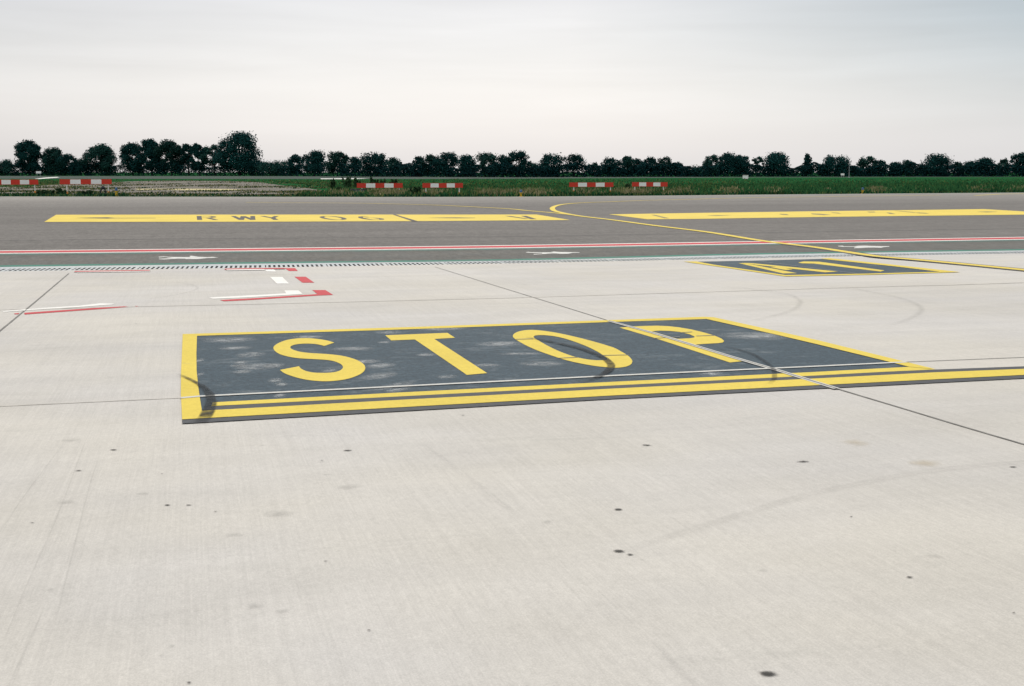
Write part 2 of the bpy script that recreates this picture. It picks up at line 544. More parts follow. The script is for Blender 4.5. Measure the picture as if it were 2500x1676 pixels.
# drainage channel: pale kerb strip with a row of real slots
def build_drain():
    root = empty('drainage_channel', tuple(drain_l[len(drain_l) // 2]), 'long pale drainage channel with a row of dark slots along the apron edge', 'drain')
    line = resample(drain_l, 400)
    Vv, Fb, mi = [], [], []
    seg = []
    for i in range(len(line) - 1):
        seg.append((line[i], line[i + 1]))
    vis = [p for p in drain_l]
    # body: three strips (front, slotted middle as cells, back), split so that slots are open
    t0 = (drain_l[-1] - drain_l[0]).normalized()
    L = sum((line[i + 1] - line[i]).length for i in range(len(line) - 1))
    pitch = 0.105
    def P(s, off, z):
        k = min(max(s / L * (len(line) - 1), 0), len(line) - 1.001)
        i = int(k)
        p = line[i].lerp(line[i + 1], k - i)
        t = (line[i + 1] - line[i]).normalized()
        return Vector((p.x - t.y * off, p.y + t.x * off, z))
    zt, zb = ZT + 0.006, ZT - 0.16
    def quad(a, b, c, d, m):
        o = len(Vv)
        Vv.extend([a, b, c, d])
        Fb.append((o, o + 1, o + 2, o + 3))
        mi.append(m)
    s0, s1 = 62.0, L - 76.0           # the slots are cut where they can be seen
    N = 60
    for k in range(N):                 # plain front and back margins
        a, b = L * k / N, L * (k + 1) / N
        for o0, o1 in ((-FRONT, -0.34), (0.42, BACK)):
            quad(P(a, o0, zt), P(b, o0, zt), P(b, o1, zt), P(a, o1, zt), 0)
        quad(P(a, -FRONT, zt - 0.1), P(b, -FRONT, zt - 0.1), P(b, -FRONT, zt), P(a, -FRONT, zt), 0)
        quad(P(b, BACK, zt - 0.1), P(a, BACK, zt - 0.1), P(a, BACK, zt), P(b, BACK, zt), 0)
    for a, b in ((0, s0), (s1, L)):
        for k in range(8):
            c, d = a + (b - a) * k / 8, a + (b - a) * (k + 1) / 8
            quad(P(c, -0.34, zt), P(d, -0.34, zt), P(d, 0.42, zt), P(c, 0.42, zt), 0)
    nS = int((s1 - s0) / pitch)
    for k in range(nS):
        a = s0 + k * pitch
        w0, w1, e = a + 0.026, a + 0.078, a + pitch
        last = (k % 13 == 12)
        if last:
            w0, w1 = a + 0.055, a + 0.082
        quad(P(a, -0.34, zt), P(w0, -0.34, zt), P(w0, 0.42, zt), P(a, 0.42, zt), 0)
        quad(P(w1, -0.34, zt), P(e, -0.34, zt), P(e, 0.42, zt), P(w1, 0.42, zt), 0)
        cuts = [(-0.31, -0.02), (0.03, 0.33)]
        solid = [(-0.34, -0.31), (-0.02, 0.03), (0.33, 0.42)]
        for o0, o1 in solid:
            quad(P(w0, o0, zt), P(w1, o0, zt), P(w1, o1, zt), P(w0, o1, zt), 0)
        for o0, o1 in cuts:
            z = zt - 0.05
            quad(P(w0, o0, z), P(w1, o0, z), P(w1, o1, z), P(w0, o1, z), 1)
            quad(P(w0, o1, zt), P(w0, o1, z), P(w1, o1, z), P(w1, o1, zt), 1)
            quad(P(w0, o0, z), P(w0, o0, zt), P(w1, o0, zt), P(w1, o0, z), 1)
            quad(P(w0, o0, zt), P(w0, o0, z), P(w0, o1, z), P(w0, o1, zt), 1)
            quad(P(w1, o0, z), P(w1, o0, zt), P(w1, o1, zt), P(w1, o1, z), 1)
    link_mesh('channel_body', Vv, Fb, [M['drain_body'], M['slot']], root, mi)
build_drain()

# ------------------------------------------------------------------ joints, seams, stains of the apron and taxiway (parts of those)
def alines(name, pts, width, mat, dz, parent, surf=ap, smooth=False):
    P = [surf(x, y, dz) for x, y in pts]
    if smooth:
        P = smooth_line(P, 6)
    return ribbon(name, P, width, mat, parent)
alines('joint', [(168, 668), (90, 734), (0, 808), (-260, 1022)], 0.026, M['joint'], 0.004, apron)
alines('joint', [(1062, 652), (1220, 701), (1384, 751.5), (1487, 783.5)], 0.020, M['joint'], 0.004, apron)
alines('joint', [(2043, 949), (2182, 990.5), (2336, 1037), (2500, 1085), (2900, 1204)], 0.022, M['joint'], 0.004, apron)
alines('joint', [(-500, 1013), (0, 992), (441, 971.5)], 0.018, M['joint_faint'], 0.004, apron)
alines('joint', [(2212, 884), (2500, 872.6), (2900, 857)], 0.02, M['joint'], 0.004, apron)
alines('joint', [(-300, 764), (0, 757), (356, 748.5), (600, 743.5), (1240, 728), (1860, 709), (2024, 704), (2200, 699)], 0.035, M['joint_faint'], 0.004, apron)
alines('joint', [(2200, 699), (2311, 696.5), (2434, 692.5), (2700, 684)], 0.06, M['joint_faint'], 0.004, apron)
alines('seam', [(-900, 594), (0, 587.4), (640, 582), (1240, 578), (1548, 573), (1860, 568.5), (2134, 564), (2500, 558.5), (3200, 548)], 0.16, M['seam'], 0.004, taxi, tx, True)
alines('seam', [(-300, 504), (0, 503), (640, 499.6), (1000, 499)], 0.3, plain('worn seam', (0.115, 0.11, 0.105), 0.9, 0.3, 1), 0.004, taxi, tx)

def spot(px, py, wpx, asp, mat, dz=0.004, name='oil_stain', rot=0.0, parent=apron):
    c = ap(px, py, dz)
    k = (c - Vector((0, 0, CAMZ))).length / F
    a, b = wpx * k * 0.8, wpx * k * asp * 0.8
    vx = _right * math.cos(rot) + _fwd * math.sin(rot)
    vy = _fwd * math.cos(rot) - _right * math.sin(rot)
    pts = []
    for sx, sy in ((-1, -1), (1, -1), (1, 1), (-1, 1)):
        p = c + vx * a * sx + vy * b * sy
        pts.append(Vector((p.x, p.y, -SLOPE * p.y + dz)))
    return link_mesh(name, pts, [(0, 1, 2, 3)], mat, parent, uvs=[(0, 0), (1, 0), (1, 1), (0, 1)])
for px, py, wd in ((192, 1149, 14), (278, 1098, 13), (848, 1100, 16), (409, 1233, 10), (460, 1233, 11), (526, 1249, 8), (796, 1370, 12), (901, 1538, 10), (461, 1666, 9),
                   (79, 1276, 8), (395, 1157, 5), (1579, 1087, 20), (1962, 1127, 23), (2474, 1140, 13), (1509, 1244, 18), (1513, 1345, 24), (1540, 1354, 14), (2078, 1261, 6),
                   (2222, 1409, 14), (1876, 1645, 34), (2475, 1496, 8), (332, 791, 6), (786, 1124, 6), (1130, 1014, 9)):
    spot(px, py, wd, 0.75, M['oil'], rot=random.uniform(-0.3, 0.3))
for px, py, wd in ((350, 1205, 22), (622, 1479, 34), (690, 1492, 26), (786, 1128, 14), (796, 1159, 12), (640, 1088, 12), (1335, 1274, 18), (2281, 1358, 32), (1862, 1392, 22), (1568, 1367, 8),
                   (570, 1306, 36), (680, 1255, 60), (850, 1190, 50), (170, 1075, 40), (160, 1226, 40), (124, 1440, 16), (420, 1577, 12), (394, 1600, 9), (920, 1150, 8), (2075, 1105, 8)):
    spot(px, py, wd, 0.9, M['oil_faint'], name='oil_stain', rot=random.uniform(-0.3, 0.3))
for px, py, wd in ((2089, 1081, 48), (2262, 1131, 55)):
    spot(px, py, wd, 1.2, M['rust'], name='ochre_stain')
def tyre(pts, width, mat, dz=0.0145):
    ribbon('tyre_mark', smooth_line([ap(x, y, dz) for x, y in pts], 6), width, mat, apron, uv=True)
tyre([(430, 912), (442, 916), (485, 937), (508, 956), (515, 978), (511, 996), (503, 1014), (492, 1028), (486, 1036)], [0.04] * 7 + [0.05] * 6 + [0.07] * 6 + [0.085] * 6 + [0.10] * 6 + [0.11] * 6 + [0.11] * 12, M['tyre'])
tyre([(1280, 822), (1349, 835), (1413, 850), (1464, 868), (1487, 884), (1492, 894), (1482, 907), (1459, 920), (1420, 934)], 0.085, M['tyre'])
tyre([(1760, 843), (1810, 855), (1841, 866), (1869, 884), (1887, 899), (1891, 920), (1884, 932), (1876, 940)], 0.055, M['tyre_thin'])
tyre([(1700, 700), (1800, 702), (1915, 716), (1948, 730), (1953, 740), (1937, 755), (1887, 771), (1800, 790)], 0.11, M['tyre_faint'])
tyre([(1940, 704), (2051, 702), (2084, 704), (2123, 712), (2175, 722), (2216, 733), (2240, 744), (2250, 756), (2238, 768), (2210, 782), (2150, 800)], 0.12, M['tyre_faint'])
tyre([(1480, 1355), (1613, 1313), (1784, 1260), (1945, 1212), (2078, 1182), (2265, 1148), (2500, 1126), (2750, 1112)], 0.06, M['tyre_faint'])
tyre([(300, 690), (420, 689), (470, 696), (480, 706), (430, 720), (330, 735)], 0.06, M['tyre_faint'])
tyre([(1020, 1075), (1100, 1130), (1180, 1190), (1270, 1260)], 0.03, M['tyre_faint'])
tyre([(1590, 1560), (1640, 1610), (1720, 1690)], 0.03, M['tyre_faint'])
for pts in (((0, 1590), (60, 1440), (140, 1260), (215, 1060)), ((130, 1540), (170, 1380), (215, 1200), (240, 1120)), ((0, 1300), (60, 1210), (150, 1090)), ((20, 1676), (60, 1590), (110, 1480))):
    tyre(pts, 0.012, M['tyre_faint'])

# ------------------------------------------------------------------ STOP marking
def Z(ox, oy, k, z, surf):
    return lambda pts: [surf(ox + x * k, oy + y * k, z) for x, y in pts]
kS = 600 / 2339
stop = empty('stop_marking', tuple(ap(1250, 880)), 'slate grey painted panel with yellow border and the word STOP in yellow', 'ground marking')
A3 = lambda pts: [ap(x, y, 0.004) for x, y in pts]
A6 = lambda pts: [ap(x, y, 0.007) for x, y in pts]
A9 = lambda pts: [ap(x, y, 0.010) for x, y in pts]
poly('panel', A3([(447, 817), (480, 815), (1000, 799), (1500, 783), (1740, 776), (1900, 811), (2207, 884.5), (2283, 903), (2000, 922), (1500, 947), (1000, 973), (447, 1008)]), M['grey'], stop)
polys('border', [A6([(446, 816), (1000, 799), (1500, 781.5), (1720, 773.8), (1741, 775), (1723, 779.3), (1500, 786.3), (1000, 804.2), (481, 820.3)]),
                 A6([(446, 816), (481, 820.3), (479.5, 863), (480, 905), (484, 945), (489, 978), (493, 1003), (492, 1021.5), (444.5, 1024.2), (441.5, 960), (442, 910)]),
                 A6([(1741, 775), (1900, 809.8), (2000, 832.3), (2208, 883.6), (2285, 902.3), (2220, 896.5), (2169, 883.8), (2000, 842.6), (1900, 819), (1723, 779.3)])], M['yellow'], stop)
poly('stripe', A6([(519, 982.7), (1000, 957.5), (1500, 932.4), (2000, 908), (2220, 896), (2285, 902.3), (2156, 908.3), (2000, 916.8), (1500, 941.3), (1000, 967), (516, 991.8)]), M['yellow'], stop)
P1, P2, P3 = Z(400, 760, kS, 0.007, ap), Z(900, 740, kS, 0.007, ap), Z(1400, 740, kS, 0.007, ap)
def sm(pts, corners=()):
    """subdivide a closed pixel outline smoothly except at the listed corner indices"""
    n = len(pts)
    o = []
    for i in range(n):
        b, c = pts[i], pts[(i + 1) % n]
        a = pts[i - 1] if i not in corners else (2 * b[0] - c[0], 2 * b[1] - c[1])
        d = pts[(i + 2) % n] if (i + 1) % n not in corners else (2 * c[0] - b[0], 2 * c[1] - b[1])
        for k in range(3):
            t = k / 3
            o.append(tuple(0.5 * ((2 * b[j]) + (c[j] - a[j]) * t + (2 * a[j] - 5 * b[j] + 4 * c[j] - d[j]) * t * t + (3 * b[j] - a[j] - 3 * c[j] + d[j]) * t ** 3) for j in (0, 1)))
    return o
S_px = [(1622, 300), (1560, 281), (1480, 267), (1380, 258), (1270, 260), (1170, 275), (1100, 300), (1055, 328), (1043, 352), (1060, 382), (1110, 412), (1180, 432), (1270, 447), (1370, 454), (1470, 459),
        (1560, 466), (1630, 480), (1685, 505), (1705, 530), (1695, 552), (1660, 572), (1600, 584), (1520, 588), (1430, 585), (1360, 572), (1310, 550), (1285, 525), (1105, 560), (1150, 592), (1230, 622),
        (1330, 648), (1440, 663), (1550, 668), (1660, 660), (1760, 642), (1850, 610), (1900, 577), (1917, 545), (1908, 513), (1870, 482), (1810, 455), (1730, 432), (1640, 417), (1540, 408), (1440, 402),
        (1350, 395), (1280, 383), (1225, 365), (1203, 346), (1220, 328), (1270, 315), (1350, 309), (1430, 312), (1490, 322), (1525, 332)]
tag(poly('letter', P1(sm(S_px, (0, 26, 27, 54))), M['yellow'], stop), 'yellow letter S')
tag(poly('letter', P2([(158, 308), (750, 285), (822, 332), (625, 343), (1128, 668), (935, 685), (440, 348), (215, 357)]), M['yellow'], stop), 'yellow letter T')
O_out = [(1372, 315), (1390, 290), (1430, 272), (1490, 260), (1560, 257), (1660, 265), (1780, 283), (1900, 307), (2030, 338), (2150, 370), (2260, 402), (2339, 428), (2399, 460), (2469, 502), (2503, 538),
         (2509, 562), (2495, 585), (2459, 603), (2409, 613), (2339, 617), (2200, 606), (2080, 588), (1950, 562), (1830, 530), (1710, 490), (1600, 450), (1510, 410), (1440, 372), (1390, 340)]
O_in = [(1570, 320), (1590, 310), (1640, 306), (1720, 311), (1800, 323), (1890, 346), (1990, 380), (2090, 420), (2180, 465), (2240, 505), (2272, 530), (2255, 542), (2200, 546), (2130, 543), (2050, 532),
        (1960, 512), (1870, 482), (1780, 445), (1690, 400), (1620, 360), (1580, 336)]
tag(ring('letter', P2(sm(O_out)), P2(sm(O_in)), M['yellow'], stop), 'yellow letter O')
P_out = [(438, 235), (560, 225), (680, 219), (800, 217), (900, 221), (1000, 232), (1120, 252), (1240, 281), (1340, 310), (1410, 340), (1435, 363), (1420, 377), (1380, 383), (1280, 388), (1163, 396), (1625, 553), (1490, 567), (760, 330)]
P_in = [(744, 270), (820, 264), (920, 267), (1010, 276), (1100, 297), (1150, 318), (1152, 330), (1100, 337), (985, 342)]
tag(ring('letter', P3(P_out), P3(P_in), M['yellow'], stop), 'yellow letter P crossed by a pale joint')
# scuffed patches of the grey paint
for px, py, wd, asp, r in ((588, 886, 12, 2.2, 0.2), (582, 893, 15, 1.2, 0), (612, 866, 22, 1.5, 0), (590, 908, 14, 1.8, 0), (628, 895, 34, 1.2, 0), (668, 893, 16, 1.8, 0), (673, 930, 12, 2.6, 0.2), (686, 938, 10, 2.2, 0.3),
                           (682, 966, 9, 2.6, 0), (575, 850, 26, 0.9, 0), (560, 830, 40, 1.0, 0), (487, 880, 7, 3.4, 0), (486, 915, 7, 3.0, 0), (860, 852, 34, 0.8, 0), (895, 883, 26, 1.0, 0), (930, 893, 22, 1.6, -.3), (925, 918, 24, 1.8, -.4),
                           (965, 942, 18, 3.0, -.5), (972, 952, 14, 2.2, -.5), (803, 905, 12, 2.0, 0), (1043, 866, 16, 1.4, -.3), (1092, 920, 16, 1.2, -.4), (1180, 892, 26, 0.8, 0), (1270, 864, 36, 0.5, 0), (1320, 888, 34, 0.9, 0),
                           (1225, 840, 40, 0.9, 0), (950, 812, 20, 1.3, 0), (1075, 802, 40, 0.9, 0), (1730, 912, 22, 1.0, 0), (1742, 792, 3, 2.0, 0), (1850, 820, 60, 0.9, -.1), (750, 823, 26, 0.9, 0), (938, 836, 10, 1.5, 0)):
    spot(px, py, wd * 2.2, asp * 0.95, M['scuff'], 0.0055, 'scuff', r, stop)
# bare joint strips left in the paint, thin saw cuts through the letters
bare_u = [(441, 971.6), (489, 967.3), (1000, 942), (1500, 917), (2000, 894), (2169, 886), (2212, 884)]
ribbon('joint_strip', [ap(x, y, 0.011) for x, y in bare_u], 0.06, M['bare'], stop)
bare_v = [(1487, 783.6), (1600, 814.5), (1785, 871), (1900, 904.5), (2043, 949)]
bv = [ap(x, y, 0.0115) for x, y in bare_v]
ribbon('joint_strip', bv, 0.066, M['bare'], stop)
ribbon('joint_strip', [p + Vector((0, 0, 0.002)) for p in bv], 0.014, M['joint'], stop)
cut_px = [((1260, 828), (1301, 827)), ((1365, 874), (1410, 872)), ((1470, 867.5), (1535, 866)), ((1592, 826), (1660, 822)), ((1700, 820), (1745, 818.5)), ((1660, 812), (1690, 810))]
for a, b in cut_px:
    poly('saw_cut', A9([a, b, (b[0], b[1] + 1.1), (a[0], a[1] + 1.1)]), M['joint'], stop)

# edge line under the STOP panel: yellow with dark edging, running on to the right
line = empty('taxiway_line', tuple(ap(1800, 940)), 'wide yellow line with dark edging along the lower edge of the STOP panel', 'ground marking')
poly('edging', A6([(507, 993), (1000, 967.2), (1500, 941.4), (2000, 917), (2156, 908.5), (2283, 902.6), (2500, 894.7), (3000, 874), (3000, 900.5), (2500, 924), (2000, 949), (1500, 974), (1000, 1003), (445, 1034.5), (444.5, 1024.5), (493, 1021.5)]), M['dark'], line)
poly('stripe', A9([(493, 1003), (1000, 975.4), (1500, 949), (2000, 924), (2285, 909.3), (2500, 901), (3000, 880), (3000, 892), (2500, 915.7), (2000, 940.6), (1500, 965.7), (1000, 993.4), (444.5, 1024.2), (470, 1004.5)]), M['yellow'], line)

# ------------------------------------------------------------------ A1 marking
k1 = 730 / 2339
am = empty('location_marking', tuple(ap(2000, 650)), 'small slate grey painted panel with yellow A1 beside the drain', 'ground marking')
Q3, Q6, Q9 = Z(1650, 600, k1, 0.004, ap), Z(1650, 600, k1, 0.007, ap), Z(1650, 600, k1, 0.011, ap)
poly('panel', Q3([(100, 127), (600, 118), (1190, 103), (1700, 156), (2180, 207), (1500, 224), (870, 238)]), M['grey'], am)
polys('border', [Q6([(60, 125), (160, 124), (300, 150), (860, 231), (880, 230), (875, 241), (860, 241)]),
                 Q6([(860, 231), (1500, 220), (2070, 205), (2225, 208), (1500, 228), (865, 241)]),
                 Q6([(1130, 103), (1200, 99), (1700, 150), (2225, 208), (2070, 206), (1700, 162), (1190, 110)])], M['yellow'], am)
tag(polys('letter', [Q6([(488, 137), (552, 140), (948, 216), (838, 218)]), Q6([(512, 136), (592, 138), (1268, 203), (1168, 210), (645, 153)]), Q6([(735, 170), (810, 168), (915, 188), (862, 193)])], M['yellow'], am), 'yellow letter A')
tag(polys('letter', [Q6([(958, 133), (1000, 124), (1120, 126), (1632, 194), (1600, 203), (1080, 141), (985, 139)])], M['yellow'], am), 'yellow digit 1')
ribbon('joint_strip', Q9([(640, 122), (1000, 166), (1420, 219)]), 0.04, plain('painted joint', (0.2, 0.22, 0.24), 0.9), am)

# ------------------------------------------------------------------ red and white paint on the apron
kA = 640 / 2339
PA, PB = Z(0, 470, kA, 0.004, ap), Z(600, 470, kA, 0.004, ap)
def mark(name, pts, mat, label, group='painted bars of the apron parking box'):
    return tag(poly(name, pts, mat), label, 'ground marking', group)
mark('red_marking', PB([(345, 676), (440, 676), (465, 702), (385, 702)]), M['red'], 'smallest red painted block, close below the drain slots')
mark('white_marking', PB([(155, 686), (250, 686), (272, 708), (190, 706)]), M['white'], 'small white painted block close to the drain, left of a red one')
mark('white_marking', PB([(215, 755), (325, 755), (388, 815), (278, 815)]), M['white'], 'white painted block of the middle pair, alone without a line')
mark('red_marking', PB([(435, 753), (535, 753), (612, 806), (505, 806)]), M['red'], 'red painted block of the middle pair, alone without a line')
mark('white_marking', PA([(1865, 938), (2339, 914)]) + PB([(360, 901), (345, 875), (470, 875), (508, 907), (400, 914), (0, 938)]) + PA([(1900, 950)]), M['white'], 'white painted corner: block with a long bar running left, above the red one')
mark('red_marking', PA([(1960, 961), (2339, 940)]) + PB([(640, 908), (592, 872), (710, 872), (780, 915), (645, 921), (0, 963)]) + PA([(2000, 972)]), M['red'], 'red painted corner: block with a long bar running left, nearest the STOP panel')
mark('white_marking', PA([(20, 1060), (400, 1030), (700, 1012), (900, 990), (1020, 993), (1000, 1001), (700, 1024), (250, 1052), (30, 1068)]), M['white'], 'long thin white painted bar at far left, crossed by a joint')
mark('red_marking', PA([(215, 1075), (900, 1028), (1110, 1017), (1150, 1022), (900, 1041), (220, 1090)]), M['red'], 'long thin red painted bar at far left beside the diagonal joint')
mark('red_marking', PA([(125, 1081), (175, 1076), (160, 1088), (130, 1088)]), M['red'], 'tiny red paint remnant left of the diagonal joint')
mark('red_marking', PA([(1205, 1013), (1240, 1017), (1215, 1019)]), M['red'], 'tiny red paint fleck beyond the end of the far left red bar')
mark('red_marking', [ap(x, y, 0.014) for x, y in ((183, 662.2), (366, 659.4), (366, 661.2), (181, 664.2))], M['red'], 'thin red line hugging the drain, left one of two')
mark('white_marking', [ap(x, y, 0.011) for x, y in ((181, 664.3), (366, 661.3), (366, 663.2), (190, 665.8))], M['white'], 'thin white line under the left thin red line by the drain')
mark('red_marking', [ap(x, y, 0.014) for x, y in ((548, 656.6), (600, 655.2), (694, 654.6), (696, 656.8), (600, 657.4), (549, 658.4))], M['red'], 'thin red line hugging the drain, ending at the smallest red block')
mark('white_marking', [ap(x, y, 0.011) for x, y in ((551, 658.6), (600, 657.7), (645, 657.4), (648, 659.6), (600, 660.0), (556, 660.8))], M['white'], 'thin white line ending at the small white block by the drain')

# ------------------------------------------------------------------ lines along the taxiway
rl = empty('edge_stripe', tuple(red_l[len(red_l) // 2]), 'long red stripe with white edges along the near side of the taxiway', 'ground marking')
def lift(L, dz):
    return [p + Vector((0, 0, dz)) for p in L]
ribbon('white_edging', lift(red_l, 0.008), 1.36, M['white'], rl)
ribbon('red_stripe', lift(red_l, 0.011), 0.80, M['red'], rl)
g_lo = long_line([(0, 651), (640, 642.8), (1240, 635.6), (1860, 620.8), (2500, 610.8)])
tag(ribbon('green_line', lift(g_lo, 0.008), 0.5, M['green']), 'teal green painted line running just behind the drain', 'ground marking')
tag(ribbon('green_line', lift(shift(red_l, -1.02), 0.008), 0.55, M['green_faint']), 'worn green painted line directly below the red and white stripe', 'ground marking')

# white walking figures painted on the service lane
def T8(ox, oy, k):
    f = Z(ox, oy, k, 0.008, tx)
    def g_(pts):
        m = sum(p[1] for p in pts) / len(pts)
        return f([(x, m + (y - m) * 0.84) for x, y in pts])
    return g_
M['white_worn'] = paint('worn white road paint', (0.60, 0.59, 0.56), (0.3, 0.29, 0.27), 0.7, thr=0.52)
fig = 'white pedestrian symbols on the service lane'
tag(poly('pedestrian_symbol', T8(340, 600, 260 / 2339)([(425, 243), (540, 232), (650, 245), (900, 250), (1130, 250), (1100, 222), (1150, 217), (1280, 238), (1500, 252), (1600, 244), (1742, 260), (1600, 273), (1500, 276),
     (1400, 289), (1250, 303), (1020, 301), (1000, 291), (850, 289), (700, 301), (540, 313), (425, 306), (430, 294), (600, 285), (740, 275), (640, 263), (560, 249), (430, 259)]), M['white_worn']),
    'white painted walking figure with two split legs, largest and leftmost of three', 'ground marking', fig)
tag(poly('pedestrian_symbol', T8(1260, 590, 180 / 2339)([(310, 338), (390, 323), (430, 336), (850, 344), (1080, 344), (1200, 332), (1090, 318), (1200, 312), (1400, 328), (1500, 330), (2030, 344), (1990, 361), (1800, 362), (1640, 397),
     (1400, 397), (1250, 384), (1080, 388), (860, 407), (570, 427), (548, 405), (840, 387), (820, 366), (450, 362), (310, 348)]), M['white_worn']),
    'white painted walking figure below the yellow curve, middle of three', 'ground marking', fig)
tag(poly('pedestrian_symbol', T8(2020, 580, 180 / 2339)([(330, 268), (480, 260), (530, 280), (850, 285), (980, 262), (1200, 256), (1400, 268), (1970, 278), (1960, 299), (1800, 312), (1700, 336), (1500, 327), (1250, 331), (1050, 347),
     (838, 352), (860, 326), (940, 307), (500, 299), (340, 281)]), M['white_worn']),
    'small white painted walking figure right of the yellow lead line', 'ground marking', fig)

# ------------------------------------------------------------------ yellow taxi lines on the asphalt
lead = empty('lead_line', tuple(tx(1729, 567)), 'yellow line crossing the drain and bending in a tight curve on the asphalt', 'ground marking')
main_px = [(1685, 487), (1576, 489.7), (1494, 492.8), (1428, 495.2), (1390, 497.6), (1365, 501), (1351, 506), (1349, 511), (1360, 517), (1411, 527), (1494, 537), (1603, 551.5), (1729, 567), (1860, 588), (1986, 603.2), (2106, 621)]
mp_ = smooth_line([tx(2300, 476.8, 0.016), tx(1860, 482.8, 0.016)] + [tx(x, y, 0.016) for x, y in main_px] + [ap(2161, 627.6, 0.03), ap(2270, 637, 0.02), ap(2500, 659, 0.013), ap(2900, 699, 0.013)], 6)
ribbon('stripe', mp_, 0.30, M['yellow_old'], lead)
nm = len(mp_)
tail = [p + Vector((0, 0, -0.004)) for p in mp_[int(nm * 0.735):]]
ribbon('edging', tail, 0.14, M['dark'], lead, off=0.21)
ribbon('edging', tail, 0.14, M['dark'], lead, off=-0.21)
br_px = [(600, 494.5), (819, 496), (901, 497), (983, 498.9), (1065, 501.2), (1147, 505), (1240, 510), (1288, 514.6), (1357, 520.5), (1420, 528)]
tag(ribbon('lead_line', smooth_line([tx(x, y, 0.012) for x, y in br_px], 6), 0.27, M['yellow_old']), 'faint thin yellow line joining the lead line from the left', 'ground marking')
tag(ribbon('lead_line', [tx(2380, 477.6, 0.012), tx(2440, 474.6, 0.012), tx(2700, 468.6, 0.012)], 0.4, M['yellow_old']), 'short yellow line near the grass edge at far right', 'ground marking')

# runway direction bands
def strokes(name, px0, px1, py_top, py_bot, segs, sw, parent, dz=0.011, label=None):
    """a painted letter from polyline strokes in a unit box, laid square to the band"""
    b0, b1 = tx(px0, py_bot), tx(px1, py_bot)
    ux = Vector((1, (b1 - b0).y / (b1 - b0).x, 0)).normalized()
    wd = (b1 - b0).length
    t0 = tx(px0, py_top)
    hy = (t0 - b0).y
    lists = []
    def W(u, v):
        return b0 + ux * (u * wd) + Vector((0, v * hy, dz))
    V, Fc = [], []
    for s_ in segs:
        P = [W(*p) for p in s_]
        n = len(P)
        o = len(V)
        for i, p in enumerate(P):
            t = P[min(i + 1, n - 1)] - P[max(i - 1, 0)]
            sd_ = Vector((-t.y, t.x, 0)).normalized()
            V += [p - sd_ * sw / 2, p + sd_ * sw / 2]
        Fc += [(o + 2 * i, o + 2 * i + 2, o + 2 * i + 3, o + 2 * i + 1) for i in range(n - 1)]
        for v in V[o:]:
            v.z += 0.0008 * len(lists)
        lists.append(1)
    r = link_mesh(name, V, Fc, M['black'], parent)
    if label:
        r['label'] = label
    return r
def arc(cx, cy, rx, ry, a0, a1, n=14):
    return [(cx + rx * math.cos(math.radians(a0 + (a1 - a0) * i / n)), cy + ry * math.sin(math.radians(a0 + (a1 - a0) * i / n))) for i in range(n + 1)]
rb = empty('runway_direction_marking', tuple(tx(700, 533)), 'long yellow painted band lettered RWY 06 in dark grey', 'ground marking')
poly('band', [tx(x, y, 0.008) for x, y in ((108, 542.3), (137, 524.8), (640, 524.4), (1050, 524.4), (1310, 524.2), (1392, 537.6), (1050, 540.2), (640, 541.8))], M['yellow_old'], rb)
sw = 0.22
for nm_, a, b, segs in (('R', 484, 529, [[(0.08, 0), (0.08, 1)], [(0.08, 0.95), (0.7, 0.95), (0.92, 0.82), (0.92, 0.66), (0.7, 0.52), (0.08, 0.52)], [(0.55, 0.52), (0.95, 0)]]),
                        ('W', 578, 630, [[(0, 1), (0.22, 0)], [(0.22, 0), (0.5, 0.95)], [(0.5, 0.95), (0.76, 0)], [(0.76, 0), (1, 1)]]),
                        ('Y', 655, 693, [[(0, 1), (0.5, 0.48)], [(1, 1), (0.5, 0.48)], [(0.5, 0.5), (0.5, 0)]]),
                        ('0', 800, 855, [arc(0.5, 0.5, 0.45, 0.48, 0, 360, 20)]),
                        ('6', 896, 945, [[(0.75, 0.97), (0.3, 0.85), (0.08, 0.55), (0.08, 0.3), (0.25, 0.06), (0.5, 0.02), (0.8, 0.08), (0.95, 0.28), (0.8, 0.5), (0.5, 0.55), (0.15, 0.42)]])):
    strokes('letter', a, b, 528.4, 537.9, segs, sw, rb, label='dark grey %s %s' % ('digit' if nm_.isdigit() else 'letter', nm_))
T11 = lambda pts: [tx(x, y, 0.0125) for x, y in pts]
polys('divider', [T11([(959, 524.4), (966, 524.4), (1020, 540.4), (1006, 540.4)])], M['black'], rb)
for q_ in ([T11([(185, 532.6), (235, 531.4), (262, 531.0), (280, 532.4), (380, 532.6), (380, 533.2), (280, 533.2), (262, 534.0), (235, 533.6)]),
                T11([(1045, 532.4), (1090, 531.6), (1115, 531.4), (1160, 532.2), (1160, 532.8), (1115, 533.2), (1090, 533.0)])]):
    poly('arrow', q_, M['black'], rb)
tag(polys('letter', [T11([(1232, 527.6), (1246, 527.8), (1290, 534.6), (1282, 534.8)]), T11([(1272, 527.6), (1286, 527.8), (1310, 535.4), (1296, 535.6)])], M['black'], rb), 'dark grey letter strokes')
rr = empty('runway_direction_marking', tuple(tx(2000, 523)), 'long yellow painted band right of the lead line with worn dark characters', 'ground marking')
poly('band', [tx(x, y, 0.008) for x, y in ((1486, 523.8), (1694, 520.4), (1980, 516.4), (2202, 513.6), (2402, 511), (2500, 516.6), (2610, 523), (2500, 524.5), (2202, 527.8), (1980, 530.6), (1694, 535), (1580, 535.8))], M['yellow_old'], rr)
for q_ in ([T11([(1590, 524.8), (1598, 524.8), (1634, 533.2), (1622, 533.2)]), T11([(2182, 514.8), (2196, 515.4), (2238, 519), (2228, 519.4)])]):
    poly('divider', q_, M['ghost'], rr)
